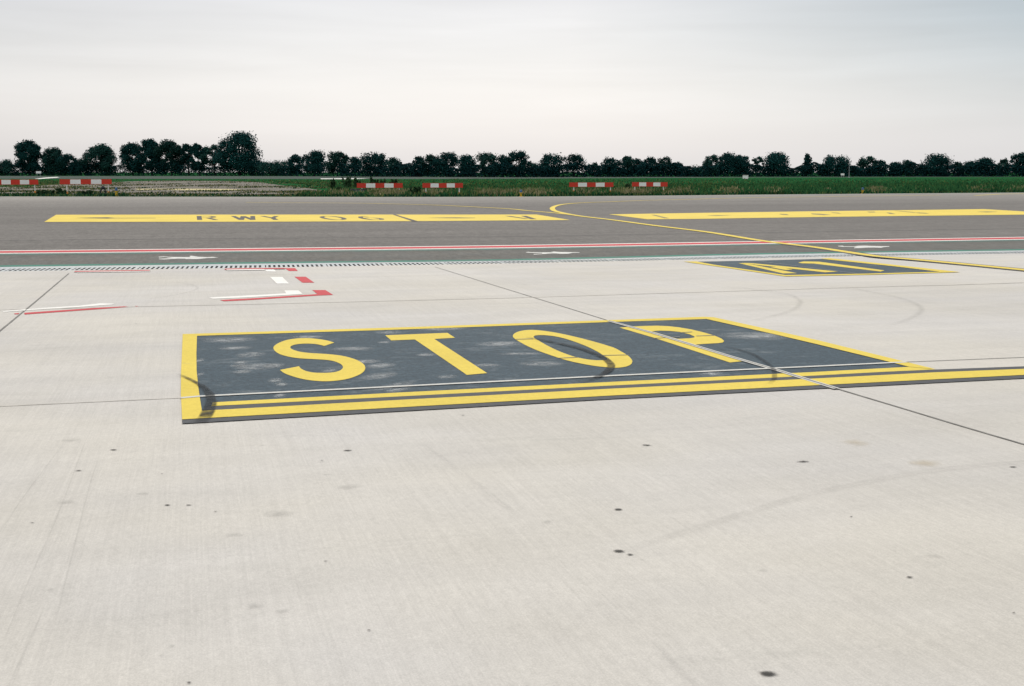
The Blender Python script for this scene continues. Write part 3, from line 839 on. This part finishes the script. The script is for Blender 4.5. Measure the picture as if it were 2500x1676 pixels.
for q_ in ([T11([(1725, 526.4), (1750, 525.6), (1786, 525.8), (1750, 527.4)]), T11([(2385, 517.6), (2410, 516.8), (2436, 517.4), (2410, 518.8)])]):
    poly('arrow', q_, M['ghost'], rr)
tag(polys('letter', [T11([(1980, 521.6), (2000, 522), (2028, 524.8), (2010, 525.6), (1982, 523.4)]), T11([(2028, 519), (2046, 520), (2054, 522), (2036, 520.6)]), T11([(1902, 522.6), (1920, 523.2), (1926, 525.4), (1908, 524.6)])], M['ghost'], rr), 'dark worn letter strokes on the left of the band')
tag(polys('letter', [T11([(2116, 517.4), (2134, 517.2), (2138, 519), (2122, 519)]), T11([(2164, 519.4), (2174, 519.8), (2186, 523), (2172, 522.6)]), T11([(2236, 519.4), (2258, 520.2), (2268, 522.2), (2244, 521)])], M['ghost'], rr), 'dark worn letter strokes on the right of the band')

# ------------------------------------------------------------------ old closed pavement on the left, far runway
FP = lambda pts, dz: [flat(x, y, ZF + dz) for x, y in pts]
op_px = [(-160, 479), (-160, 458), (60, 457), (140, 451), (250, 446), (330, 443), (420, 441.5), (560, 442.5), (640, 446), (680, 452), (730, 457), (795, 467), (806, 474), (700, 478.5), (560, 479.4), (300, 479.4)]
old = poly('old_pavement', FP(op_px, 0.004), M['old'])
tag(old, kind='structure')
tag(poly('faded_line', FP([(328, 461.6), (430, 461.0), (560, 462.0), (600, 464), (560, 465.2), (430, 464.6), (340, 463.8)], 0.008), M['yellow_faded']), 'pale faded yellow line on the broken old pavement', 'ground marking')
rw = poly('runway', FP([(-700, 438.5), (0, 437.0), (600, 437.5), (1100, 437.5), (1800, 434.0), (2500, 432.6), (3300, 431.5), (3300, 430.8), (2500, 431.6), (1800, 432.6), (1100, 432.0), (600, 430.6), (0, 430.2), (-700, 430.0)], 0.004), M['runway'])
tag(rw, kind='structure')
tag(poly('runway_stripe', FP([(84, 437.0), (110, 434.3), (138, 432.6), (146, 433.6), (120, 435.6), (96, 437.4)], 0.03), M['white']), 'bright white streak painted across the far runway behind the left barriers', 'ground marking')
tag(poly('runway_stripe', FP([(782, 436.4), (855, 436.0), (900, 436.4), (855, 437.8), (784, 437.8)], 0.03), M['white']), 'thin white streak on the far runway behind the tall weeds', 'ground marking')

# ------------------------------------------------------------------ boxes / tubes for small objects
def bm_box(bm, cx, cy, cz, sx, sy, sz, mi=0, bev=0.0):
    r = bmesh.ops.create_cube(bm, size=1.0)
    vs_ = r['verts']
    bmesh.ops.scale(bm, vec=(sx, sy, sz), verts=vs_)
    bmesh.ops.translate(bm, vec=(cx, cy, cz), verts=vs_)
    fs = {f for v in vs_ for f in v.link_faces}
    for f in fs:
        f.material_index = mi
    return vs_
def bm_cyl(bm, p0, p1, r0, r1, seg=10, mi=0):
    p0, p1 = Vector(p0), Vector(p1)
    d = p1 - p0
    r = bmesh.ops.create_cone(bm, cap_ends=True, segments=seg, radius1=r0, radius2=r1, depth=d.length)
    q = Vector((0, 0, 1)).rotation_difference(d.normalized()).to_matrix().to_4x4()
    bmesh.ops.transform(bm, matrix=Matrix.Translation((p0 + p1) / 2) @ q, verts=r['verts'])
    for f in {f for v in r['verts'] for f in v.link_faces}:
        f.material_index = mi
def bm_obj(name, bm, mats, parent=None):
    me = bpy.data.meshes.new(name)
    bm.to_mesh(me)
    bm.free()
    for m in (mats if isinstance(mats, (list, tuple)) else [mats]):
        me.materials.append(m)
    o = bpy.data.objects.new(name, me)
    COL.objects.link(o)
    if parent:
        o.parent = parent
    return o

# ------------------------------------------------------------------ barriers
def barrier(x0, x1, y_top, y_bot, base, label, legs, tilt=0.0):
    """x0..x1 board ends in the photo, y_top/y_bot its edges, base = row of its feet, legs = leg positions along the board (0..1)"""
    mid = (x0 + x1) / 2
    c = flat(mid, base, ZF)
    dist = (c - Vector((0, 0, ZF))).length
    k = dist * cosb(mid) / F
    # board edges at that distance
    zt = CAMZ + (HY - y_top) * k
    zb = CAMZ + (HY - y_bot) * k
    wd = (x1 - x0) * k * cosb(mid)
    root = empty('barrier', (c.x, c.y, ZF), label, 'barrier', 'red and white barriers along the grass edge')
    bear = math.atan2(c.x, c.y)
    root.rotation_euler = (0, 0, -bear + tilt)
    wd /= math.cos(tilt)
    bm = bmesh.new()
    for i in range(5):
        a = -wd / 2 + wd * i / 5
        bm_box(bm, a + wd / 10, 0, (zt + zb) / 2 - ZF, wd / 5, 0.07, zt - zb, i % 2)
    bm_box(bm, 0, 0, zt - ZF + 0.012, wd + 0.02, 0.085, 0.024, 2)
    bm_box(bm, 0, 0, zb - ZF - 0.012, wd + 0.02, 0.085, 0.024, 2)
    bm_obj('board', bm, [M['bred'], M['bwhite'], M['bred']], root)
    for u in legs:
        bm = bmesh.new()
        bm_box(bm, -wd / 2 + wd * u, 0.06, (zb - ZF) / 2 + 0.1, 0.10, 0.05, zb - ZF)
        lg = bm_obj('leg', bm, M['postwhite'], root)
        bm = bmesh.new()
        x = -wd / 2 + wd * u
        bm_cyl(bm, (x, 0.06, 0), (x, 0.06, 0.30), 0.13, 0.07, 12)
        bm_box(bm, x, 0.06, 0.02, 0.34, 0.5, 0.04)
        bm_obj('foot', bm, M['orange'], lg)
    return root
barrier(-17, 95, 439.2, 450.2, 474.5, 'red and white barrier cut by the left picture edge', (0.12, 0.92))
barrier(148, 274, 438.2, 449.3, 475.5, 'widest red and white barrier, standing over the grey gravel at left', (0.13, 0.93))
barrier(872, 983, 447.6, 458.0, 471.5, 'red and white barrier in front of the tall dark weeds', (0.11, 0.925), 0.05)
barrier(1032, 1130, 447.6, 457.6, 477.5, 'red and white barrier right of the tall weeds, over straw coloured grass', (0.085, 0.91), 0.05)
barrier(1390, 1497, 446.0, 455.8, 472.5, 'red and white barrier above the yellow curve, left one of that pair', (0.105, 0.935), 0.08)
barrier(1543, 1629, 445.4, 454.8, 472.0, 'shortest red and white barrier, farthest right of the row', (0.08, 0.885), 0.08)

# ------------------------------------------------------------------ taxiway edge lights
def edge_light(px, base, top, label):
    c = flat(px, base, ZF)
    k = math.hypot(c.x, c.y) * cosb(px) / F
    h = (base - top) * k
    root = empty('edge_light', (c.x, c.y, ZF), label, 'light', 'taxiway edge lights')
    bm = bmesh.new()
    bm_cyl(bm, (0, 0, 0), (0, 0, 0.03), 0.20, 0.20, 16)
    bm_cyl(bm, (0, 0, 0.03), (0, 0, h * 0.5), 0.075, 0.11, 14)
    bm_cyl(bm, (0, 0, h * 0.5), (0, 0, h * 0.58), 0.15, 0.15, 14)
    bm_obj('post', bm, M['lampyellow'], root)
    bm = bmesh.new()
    bm_cyl(bm, (0, 0, h * 0.58), (0, 0, h * 0.86), 0.12, 0.11, 14)
    bm_cyl(bm, (0, 0, h * 0.86), (0, 0, h * 0.97), 0.11, 0.06, 14)
    bm_obj('lens', bm, M['lampblue'], root)
edge_light(284.5, 480.0, 457.5, 'yellow edge light with blue top, right of the widest barrier')
edge_light(1272, 480.6, 463.5, 'yellow edge light with blue top between the two pairs of barriers')
edge_light(2106, 473.2, 458.0, 'yellow edge light with blue top in front of the open green field')

# small things in and beyond the grass
def white_cabinet():
    c = flat(1820, 437.5, ZF)
    k = (c - Vector((0, 0, CAMZ))).length / F
    root = empty('cabinet', (c.x, c.y, ZF), 'small white box standing alone in the far green field', 'cabinet')
    root.rotation_euler = (0, 0, -math.atan2(c.x, c.y))
    bm = bmesh.new()
    bm_box(bm, 0, 0, 4.4 * k, 13 * k, 1.0, 8.2 * k)
    bmesh.ops.bevel(bm, geom=bm.edges[:], offset=0.05, segments=2, affect='EDGES')
    bm_obj('housing', bm, M['bwhite'], root)
    bm = bmesh.new()
    bm_box(bm, 0, 0, 8.5 * k + 0.05, 13.6 * k, 1.15, 0.1)
    bm_obj('lid', bm, M['postwhite'], root)
    bm = bmesh.new()
    bm_box(bm, 0, 0, 0.08, 12 * k, 0.9, 0.16)
    bm_obj('plinth', bm, M['steel'], root)
white_cabinet()
def board_sign(px, y0, y1, wpx, dist, label):
    c = at_depth(px, dist, ZF)
    k = dist * cosb(px) / F
    root = empty('sign', (c.x, c.y, ZF), label, 'sign')
    root.rotation_euler = (0, 0, -math.atan2(c.x, c.y))
    zt, zb = CAMZ + (HY - y0) * k - ZF, CAMZ + (HY - y1) * k - ZF
    bm = bmesh.new()
    bm_box(bm, 0, 0, (zt + zb) / 2, wpx * k, 0.1, zt - zb)
    bm_obj('face', bm, M['bwhite'], root)
    for s_ in (-0.3, 0.3):
        bm = bmesh.new()
        bm_cyl(bm, (s_ * wpx * k, 0.1, 0), (s_ * wpx * k, 0.1, zt - 0.1), 0.06, 0.06, 8)
        bm_obj('post', bm, M['steel'], root)
    return root
board_sign(116, 418.6, 424.0, 12, 520, 'small white board on posts before the trees above the left barriers')
board_sign(2042, 424.0, 428.6, 8.5, 480, 'tiny white board on posts before the trees, beside the thin mast')
def mast(px, top, dist, label):
    c = at_depth(px, dist, ZF)
    k = dist * cosb(px) / F
    root = empty('mast', (c.x, c.y, ZF), label, 'mast')
    h = CAMZ + (HY - top) * k - ZF
    bm = bmesh.new()
    bm_cyl(bm, (0, 0, 0), (0, 0, h * 0.5), 0.12, 0.09, 8)
    bm_cyl(bm, (0, 0, h * 0.5), (0, 0, h), 0.09, 0.04, 8)
    bm_obj('pole', bm, M['steel'], root)
    bm = bmesh.new()
    bm_box(bm, 0, 0, 0.15, 0.6, 0.6, 0.3)
    bm_obj('base', bm, M['steel'], root)
mast(2057.5, 391, 500, 'thin pale mast standing before the trees right of the small white board')
def hoop_stand():
    c = flat(252, 476, ZF)
    root = empty('stand', (c.x, c.y, ZF), 'black hooped stand with a heavy base under the widest barrier', 'stand')
    root.rotation_euler = (0, 0, -math.atan2(c.x, c.y))
    k = (c - Vector((0, 0, CAMZ))).length / F
    bm = bmesh.new()
    bm_box(bm, 0, 0, 2.2 * k, 16 * k, 0.45, 4.4 * k)
    bmesh.ops.bevel(bm, geom=bm.edges[:], offset=0.03, segments=2, affect='EDGES')
    bm_obj('base', bm, M['blackpl'], root)
    bm = bmesh.new()
    for a, b in (((-6.5, 4), (-3.5, 13)), ((-3.5, 13), (-1.5, 18.5)), ((-1.5, 18.5), (1.5, 19)), ((1.5, 19), (3.8, 13)), ((3.8, 13), (6.2, 4))):
        bm_cyl(bm, (a[0] * k, 0, a[1] * k), (b[0] * k, 0, b[1] * k), 0.075, 0.07, 8)
    bm_cyl(bm, (-2.6 * k, 0, 15.5 * k), (2.4 * k, 0, 15.5 * k), 0.12, 0.12, 8)
    bm_obj('hoop', bm, M['blackpl'], root)
hoop_stand()
def crate():
    c = flat(874, 472, ZF)
    root = empty('equipment_case', (c.x, c.y, ZF), 'low pale case with a black rim lying in grass under the barrier by the weeds', 'case')
    root.rotation_euler = (0, 0, -math.atan2(c.x, c.y) + 0.1)
    k = (c - Vector((0, 0, CAMZ))).length / F
    bm = bmesh.new()
    bm_box(bm, 0, 0, 4.0 * k, 30 * k, 0.6, 6 * k)
    bmesh.ops.bevel(bm, geom=bm.edges[:], offset=0.04, segments=2, affect='EDGES')
    bm_obj('body', bm, M['steel'], root)
    bm = bmesh.new()
    bm_box(bm, 1.5 * k, 0, 8.2 * k, 37 * k, 0.7, 2.4 * k)
    bm_box(bm, -14 * k, 0, 4 * k, 5 * k, 0.66, 4.5 * k)
    bm_obj('rim', bm, M['blackpl'], root)
crate()

# ------------------------------------------------------------------ trees
def leaf_quads(cent, size, rs, flat_=0.0):
    n = len(cent)
    a = rs.normal(size=(n, 3))
    a /= np.linalg.norm(a, axis=1)[:, None]
    b = rs.normal(size=(n, 3))
    b -= a * (a * b).sum(1)[:, None]
    b /= np.linalg.norm(b, axis=1)[:, None]
    s = size * rs.uniform(0.6, 1.35, size=(n, 1))
    asp = rs.uniform(0.6, 1.0, size=(n, 1))
    v = np.empty((n, 4, 3))
    v[:, 0] = cent - a * s
    v[:, 1] = cent - b * s * asp
    v[:, 2] = cent + a * s
    v[:, 3] = cent + b * s * asp
    return v.reshape(-1, 3)
def quads_mesh(name, v, mats, parent=None, mi=None):
    n = len(v) // 4
    me = bpy.data.meshes.new(name)
    me.vertices.add(len(v))
    me.vertices.foreach_set('co', v.astype(np.float32).ravel())
    me.loops.add(n * 4)
    me.loops.foreach_set('vertex_index', np.arange(n * 4, dtype=np.int32))
    me.polygons.add(n)
    me.polygons.foreach_set('loop_start', np.arange(0, n * 4, 4, dtype=np.int32))
    me.polygons.foreach_set('loop_total', np.full(n, 4, dtype=np.int32))
    for m in (mats if isinstance(mats, list) else [mats]):
        me.materials.append(m)
    if mi is not None:
        me.polygons.foreach_set('material_index', mi.astype(np.int32))
    me.update(calc_edges=True)
    o = bpy.data.objects.new(name, me)
    COL.objects.link(o)
    if parent:
        o.parent = parent
    return o
def tree_dist(px):
    return float(np.interp(px, [0, 300, 640, 900, 1240, 1860, 2500], [800, 780, 720, 600, 520, 600, 640]))
def tree(px, wpx, top, label, style='round', dist=None, seed=0):
    rs = np.random.default_rng(1000 + seed)
    D = dist or tree_dist(px)
    k = D * cosb(px) / F
    c = at_depth(px, D, ZF)
    h = CAMZ + (HY - top) * k - ZF
    W = wpx * k * cosb(px) * (1.0 if style == 'pointed' else 1.10)
    root = empty('tree', (c.x, c.y, ZF), label, 'tree', 'trees of the distant row')
    skew = rs.uniform(-0.12, 0.12) * W
    low = {'round': 0.08, 'dense': 0.03, 'gap': 0.28, 'bush': 0.0, 'pointed': 0.10}[style]
    zb = h * low
    H = h - zb
    nl = int(rs.integers(11, 17)) if style != 'bush' else 7
    cs, rsz = [], []
    for i in range(nl):
        if style == 'pointed':
            u = (i + 0.5) / nl
            rr_ = W * 0.5 * (1 - u) ** 0.75
            cs.append((rs.uniform(-0.6, 0.6) * rr_, rs.uniform(-0.6, 0.6) * rr_, zb + H * (0.08 + 0.86 * u)))
            rsz.append(max(0.45 * rr_, 0.09 * W) + 0.05 * W)
            continue
        u = (i + 0.6) / nl
        th = i * 2.4 + rs.uniform(-0.4, 0.4)
        prof = math.sin(math.pi * min(max(0.16 + 0.80 * u, 0), 1)) ** 0.6 if style != 'bush' else math.sqrt(max(1 - u * u, 0.05))
        rr_ = W * 0.5 * prof * (0.45 + 0.45 * rs.random())
        r0 = W * (0.225 if style != 'gap' else 0.18) * rs.uniform(0.65, 1.35)
        z = zb + H * (0.10 + 0.80 * u)
        z = min(z, h - r0 * 0.8)
        cs.append((math.cos(th) * rr_ * rs.uniform(0.75, 1.2) + skew * (u - 0.4), math.sin(th) * rr_ * 0.9, z))
        rsz.append(r0)
    # one lobe at the very top
    cs.append((rs.uniform(-0.12, 0.12) * W + skew, 0, h - W * 0.13))
    rsz.append(W * 0.13)
    for _ in range(3):                                # small knobs that break the outline
        a_ = rs.uniform(0.1, 3.04)
        cs.append((math.cos(a_) * W * 0.47, rs.uniform(-0.2, 0.2) * W, zb + H * (0.45 + 0.42 * math.sin(a_))))
        rsz.append(W * rs.uniform(0.06, 0.11))
    pts = []
    area = W * H
    ntot = int(min(15000, max(1500, area * (44.0 if style != 'gap' else 26.0))))
    wts = np.array(rsz) ** 2
    wts = wts / wts.sum()
    for (x, y, z), r, q in zip(cs, rsz, wts):
        m = int(ntot * q) + 6
        d = rs.normal(size=(m, 3))
        d /= np.linalg.norm(d, axis=1)[:, None]
        rad = r * rs.random((m, 1)) ** 0.52 * rs.uniform(0.85, 1.15, (m, 1))
        p = np.array([x, y, z]) + d * rad * np.array([1.0, 1.0, 0.82])
        pts.append(p)
    # loose sprays beyond the outline
    m = int(ntot * 0.06)
    idx = rs.integers(0, len(cs), m)
    d = rs.normal(size=(m, 3))
    d /= np.linalg.norm(d, axis=1)[:, None]
    pts.append(np.array(cs)[idx] + d * (np.array(rsz)[idx] * rs.uniform(0.95, 1.3, m))[:, None])
    p = np.vstack(pts)
    p[:, 2] = np.clip(p[:, 2], 0.2, h + 0.25)
    quads_mesh('crown', leaf_quads(p, 0.21 + 0.008 * h, rs), M['leaf'] if seed % 3 else M['leaf2'], root)
    bm = bmesh.new()
    tr = 0.018 * h + 0.08
    tz = zb + H * 0.45
    bm_cyl(bm, (0, 0, -0.2), (0, 0, tz * 0.5), tr * 1.2, tr, 8)
    bm_cyl(bm, (0, 0, tz * 0.5), (rs.uniform(-.2, .2), 0, tz + H * 0.3), tr, tr * 0.3, 8)
    for (x, y, z) in cs[:8]:
        bm_cyl(bm, (0, 0, max(zb * rs.uniform(0.7, 1.0), 0.3 * z)), (x, y, z), tr * 0.5, tr * 0.12, 6)
    bm_obj('trunk', bm, M['bark'], root)
    root.rotation_euler = (0, 0, 0)
    return root
TREES = [
 (37, 66, 391, 'bush', 'low dark bush filling the left end of the far row'),
 (-20, 60, 400, 'bush', 'low dark bush cut by the left picture edge'),
 (94, 68, 344, 'dense', 'tall dense rounded tree above the leftmost barrier'),
 (153, 62, 362, 'dense', 'pointed tree leaning on the tall tree above the leftmost barrier'),
 (190, 50, 377, 'dense', 'lower tree stepping down right of the pointed tree, above the widest barrier'),
 (218, 50, 390, 'bush', 'low shrub in the dip between the left tree clump and the lone round tree'),
 (267, 74, 354, 'round', 'lone round tree between two gaps, above the edge light at left'),
 (342, 54, 350, 'round', 'first tree of the tall left block, with a stepped left side'),
 (388, 58, 341, 'round', 'second tree of the tall left block, broad and topped by small points'),
 (435, 58, 344, 'round', 'third tree of the tall left block, flat topped'),
 (476, 36, 352, 'gap', 'fourth tree of the tall left block, thin crown letting sky through'),
 (501, 38, 351, 'round', 'fifth tree of the tall left block, narrow and upright'),
 (538, 54, 355, 'gap', 'thin see-through tree leaning against the tallest tree'),
 (598, 90, 324, 'round', 'tallest tree of the whole row'),
 (640, 40, 392, 'dense', 'small shrub tucked under the right side of the tallest tree'),
 (686, 72, 393, 'bush', 'low bush in the dip right of the tallest tree'),
 (733, 34, 378, 'dense', 'small pointed tree at the right end of the dip by the tallest tree'),
 (778, 58, 369, 'round', 'rounded tree behind the thin white runway streak, first of two twins'),
 (832, 56, 372, 'round', 'rounded tree behind the tall weeds, second of two twins'),
 (875, 30, 383, 'round', 'small tree above the barrier in front of the weeds'),
 (923, 58, 374, 'round', 'open crowned tree above the right half of the weeds barrier'),
 (969, 36, 385, 'dense', 'small tree between the two middle barriers'),
 (1003, 44, 403, 'bush', 'low bush in the notch between the two middle barriers'),
 (1028, 34, 382, 'dense', 'slim tree above the left end of the straw grass barrier'),
 (1056, 36, 378, 'dense', 'slim tree above the middle of the straw grass barrier'),
 (1092, 56, 373, 'round', 'broad tree above the right half of the straw grass barrier'),
 (1144, 54, 379, 'round', 'rounded tree just right of the straw grass barrier'),
 (1194, 50, 374, 'round', 'rounded tree two places right of the straw grass barrier'),
 (1226, 38, 379, 'round', 'narrow tree behind the broad domed tree of the middle'),
 (1262, 56, 370, 'round', 'broad domed tree straight above the edge light between the barrier pairs'),
 (1300, 30, 398, 'dense', 'low shrub right of the broad domed tree of the middle'),
 (1338, 56, 376, 'dense', 'tree with a long left slope, standing alone before the umbrella shaped tree'),
 (1398, 58, 377, 'gap', 'umbrella shaped tree with sky under its crown, above the left of the right barriers'),
 (1447, 32, 398, 'dense', 'low shrub at the left foot of the even block over the right barriers'),
 (1480, 38, 385, 'round', 'tree at the left shoulder of the even block over the right barriers'),
 (1508, 30, 391, 'round', 'short tree in the even block over the gap between the right barriers'),
 (1527, 30, 381, 'round', 'highest narrow tree of the even block over the gap between the right barriers'),
 (1552, 32, 387, 'round', 'tree above the left end of the shortest barrier'),
 (1582, 36, 384, 'round', 'tree above the middle of the shortest barrier'),
 (1614, 36, 384, 'round', 'tree above the right end of the shortest barrier'),
 (1646, 34, 396, 'dense', 'small tree stepping down right of the shortest barrier'),
 (1690, 60, 405, 'bush', 'low bush in the wide dip right of the shortest barrier'),
 (1728, 40, 379, 'dense', 'left shoulder tree of the big dense clump left of the white box'),
 (1766, 56, 374, 'dense', 'broad top tree of the big dense clump left of the white box'),
 (1802, 40, 379, 'dense', 'right shoulder tree of the big dense clump, over the white box'),
 (1838, 30, 383, 'gap', 'thin tree with sky between its limbs, right of the white box'),
 (1887, 68, 373, 'dense', 'large dense tree right of the white box, before a clear gap'),
 (1956, 42, 377, 'pointed', 'narrow pointed tree standing in the gap'),
 (1992, 30, 406, 'bush', 'low shrub between the narrow pointed tree and the round tree by the mast'),
 (2024, 70, 381, 'dense', 'broad round tree just left of the thin mast'),
 (2068, 34, 406, 'bush', 'low shrub behind the foot of the thin mast'),
 (2100, 46, 382, 'dense', 'peaked tree right of the thin mast, behind the right edge light'),
 (2132, 34, 391, 'dense', 'low round tree behind the right shoulder of the peaked tree'),
 (2166, 30, 395, 'dense', 'small peaked tree, first of a low pair in the right part'),
 (2196, 42, 391, 'dense', 'broader tree, second of a low pair in the right part'),
 (2228, 36, 405, 'bush', 'low shrub before the large dome tree of the right part'),
 (2262, 74, 377, 'dense', 'large dome shaped tree standing clear in the right part'),
 (2318, 30, 395, 'dense', 'small distant tree right of the large dome tree'),
 (2350, 40, 394, 'dense', 'left step of the long low clump near the right edge'),
 (2382, 50, 386, 'dense', 'middle tree of the long low clump near the right edge'),
 (2424, 36, 388, 'dense', 'right tree of the long low clump near the right edge'),
 (2466, 52, 374, 'dense', 'tall blocky tree near the right picture edge'),
 (2505, 40, 384, 'dense', 'tree cut by the right picture edge'),
]
for i, (px, wd, top, st, lab) in enumerate(TREES):
    tree(px, wd, top, lab, st, seed=i)

# undergrowth along the foot of the row: one dense mass
def undergrowth():
    rs = np.random.default_rng(5)
    n = 80000
    px = rs.uniform(-120, 2620, n)
    D = np.interp(px, [0, 300, 640, 900, 1240, 1860, 2500], [800, 780, 720, 600, 520, 600, 640]) + rs.uniform(-6, 6, n)
    hh = 27.5 + 4.0 * np.sin(px / 31.0) + 3.0 * np.sin(px / 13.0 + 1) + 2.0 * np.sin(px / 5.3)
    k = D * F / np.hypot(F, px - 1250) / F
    z = ZF + (1 - rs.random(n) ** 1.6) * (hh * k * 0.98)
    b = np.arctan((px - 1250) / (math.cos(PITCH) * F)) + YAW
    P = np.stack([np.sin(b) * D, np.cos(b) * D, z], 1)
    o = quads_mesh('undergrowth', leaf_quads(P, 0.36, rs), M['leaf_under'])
    tag(o, 'dark undergrowth massed along the foot of the distant trees', 'undergrowth', kind='stuff')
undergrowth()

# ------------------------------------------------------------------ weeds and rough grass beyond the taxiway
def weed(px, base, top, wpx, label, seed, mats=None):
    rs = np.random.default_rng(300 + seed)
    c = flat(px, base, ZF)
    k = math.hypot(c.x, c.y) * cosb(px) / F
    h, W = (base - top) * k, wpx * k
    root = empty('weed', (c.x, c.y, ZF), label, 'plant', 'tall weeds in the rough grass')
    n = int(420 + 260 * W)
    u = rs.random(n)
    th = rs.uniform(0, 6.283, n)
    stems = 9
    sx = rs.uniform(-0.45, 0.45, stems) * W
    sy = rs.uniform(-0.3, 0.3, stems) * W
    sh = rs.uniform(0.55, 1.0, stems) * h
    si = rs.integers(0, stems, n)
    r = rs.random(n) ** 0.5 * (0.17 * W * (1.1 - u) + 0.05)
    P = np.stack([sx[si] * (0.4 + 0.6 * u) + np.cos(th) * r, sy[si] * (0.4 + 0.6 * u) + np.sin(th) * r, 0.05 + u * sh[si]], 1)
    quads_mesh('leaves', leaf_quads(P, 0.11, rs), mats or M['leaf_weed'], root)
    bm = bmesh.new()
    for i in range(stems):
        bm_cyl(bm, (sx[i] * 0.4, sy[i] * 0.4, 0), (sx[i], sy[i], sh[i] * 0.95), 0.022, 0.01, 5)
    bm_obj('stems', bm, M['leaf_weed'], root)
for i, (px, b, t, wd, lab) in enumerate((
        (812, 463, 438, 16, 'tall dark weed standing apart, left of the case in the grass'),
        (848, 461, 431, 26, 'tallest bushy weed left of the weeds barrier'),
        (872, 459, 436, 20, 'weed behind the left end of the weeds barrier'),
        (914, 460, 433, 24, 'dark spiky weed behind the middle of the weeds barrier'),
        (934, 460, 437, 16, 'thin weed behind the right half of the weeds barrier'),
        (960, 461, 439, 22, 'low dark weed behind the right end of the weeds barrier'),
        (1012, 478.5, 459, 36, 'broad dark bush at the grass edge between the two middle barriers'),
        (1533, 463, 449, 14, 'small dark weed between the two right barriers'),
        (828, 468, 459, 12, 'small low weed beside the old pavement end'),
        (112, 478, 466, 46, 'low green bush in the old pavement between the two left barriers'),
        (150, 477.5, 462, 30, 'green bush under the left end of the widest barrier'),
        (212, 478, 467, 26, 'green tuft under the right half of the widest barrier'))):
    weed(px, b, t, wd, lab, i)

def grass():
    rs = np.random.default_rng(11)
    V, MI = [], []
    def blades(px, py, hgt, wid, mi, z0=ZF):
        n = len(px)
        vx = np.stack([px - 1250, -(py - 838)], 1)
        d = np.array(_d)[None] * F + np.array(_right)[None] * (px - 1250)[:, None] - np.array(_u)[None] * (py - 838)[:, None]
        t = (z0 - CAMZ) / d[:, 2]
        p = d * t[:, None]
        p[:, 2] = z0
        a = rs.uniform(-0.9, 0.9, n) - YAW
        s = np.stack([np.cos(a), np.sin(a), np.zeros(n)], 1) * (wid / 2)[:, None]
        lean = np.stack([rs.normal(0, 0.3, n), rs.normal(0, 0.3, n), np.ones(n)], 1) * hgt[:, None]
        q = np.empty((n, 4, 3))
        q[:, 0] = p - s
        q[:, 1] = p + s
        q[:, 2] = p + lean + s * 0.25
        q[:, 3] = p + lean * 0.9 - s * 0.35
        V.append(q.reshape(-1, 3))
        MI.append(mi)
    def edge_y(px):
        return np.interp(px, [e[0] for e in edge_px], [e[1] for e in edge_px])
    # dark fringe at the asphalt edge
    n = 9000
    px = rs.uniform(-80, 2580, n)
    py = edge_y(px) - 0.2 - rs.random(n) ** 1.5 * 5
    lowh = np.where((px > 320) & (px < 720), 0.45, 1.0)
    blades(px, py, rs.uniform(0.10, 0.28, n) * lowh, rs.uniform(0.06, 0.14, n), rs.choice([1, 1, 1, 0, 2], n))
    # rough grass right of the old pavement
    n = 26000
    px = rs.uniform(720, 2580, n)
    py = edge_y(px) - 1.5 - rs.random(n) ** 1.2 * 24
    keep = (px > 800) | (py > 474) | (py < 452)
    px, py = px[keep], py[keep]
    n = len(px)
    patch = np.sin(px / 47.0) + np.sin(px / 19.0 + 2) + 0.7 * np.sin(px / 8.0 + py / 2)
    straw = (py > edge_y(px) - 15) & (patch + rs.normal(0, 0.9, n) > np.where(px > 1800, 1.9, 0.2))
    mi = np.where(straw, rs.choice([3, 3, 2], n), rs.choice([0, 0, 0, 1, 2], n))
    right = px > 1750
    mi = np.where(right & ~straw, rs.choice([0, 0, 0, 0, 1], n), mi)
    blades(px, py, rs.uniform(0.16, 0.46, n) * np.where(straw, 1.1, 0.9), rs.uniform(0.05, 0.15, n), mi)
    # meadow behind, thinner with distance
    n = 20000
    px = rs.uniform(-80, 2580, n)
    py = rs.uniform(437.5, 458, n)
    ok = np.where(px < 820, (py < 441) | ((px < 140) & (py < 452)) | ((px > 640) & (py < 452 + (px - 740) * 0.1)), True) & ~((px < 1100) & (py < 439.5))
    px, py = px[ok], py[ok]
    n = len(px)
    blades(px, py, rs.uniform(0.12, 0.30, n), rs.uniform(0.10, 0.28, n), np.where(px < 1800, rs.choice([0, 0, 0, 1, 2, 2], n), rs.choice([0, 0, 0, 0, 1, 2], n)))
    # weedy streaks and patches across the old pavement
    n = 34000
    px = rs.uniform(-80, 810, n)
    py = rs.uniform(441, 479, n)
    pk = np.sin(px / 37.0 + py * 0.9) + np.sin(px / 91.0 - py * 0.55 + 1) + 0.8 * np.sin(px / 13.0 + py * 1.9) + rs.normal(0, 0.55, n)
    lim = np.full(n, 0.65)
    lim = np.where(px < 290, 0.25, lim)                      # greener at the left
    lim = np.where((px < 300) & (py < 455), -0.8, lim)
    lim = np.where((py < 449) & (px > 300), 0.35, lim)
    lim = np.where(px > 640, lim - (px - 640) / 150.0, lim)
    lim = np.where((py > 461) & (py < 466) & (px > 320), 1.9, lim)
    ok = pk > lim
    px, py = px[ok], py[ok]
    n = len(px)
    mi = np.where((px < 300) & (py < 458), rs.choice([1, 2, 2, 2, 3], n), rs.choice([1, 1, 2, 2, 3], n))
    blades(px, py, rs.uniform(0.05, 0.20, n), rs.uniform(0.06, 0.20, n), mi)
    o = quads_mesh('grass', np.vstack(V), [M['g1'], M['g2'], M['g3'], M['g4']], None, np.concatenate(MI))
    tag(o, 'rough green and straw coloured grass along the far edge of the taxiway', 'grass', kind='stuff')
grass()
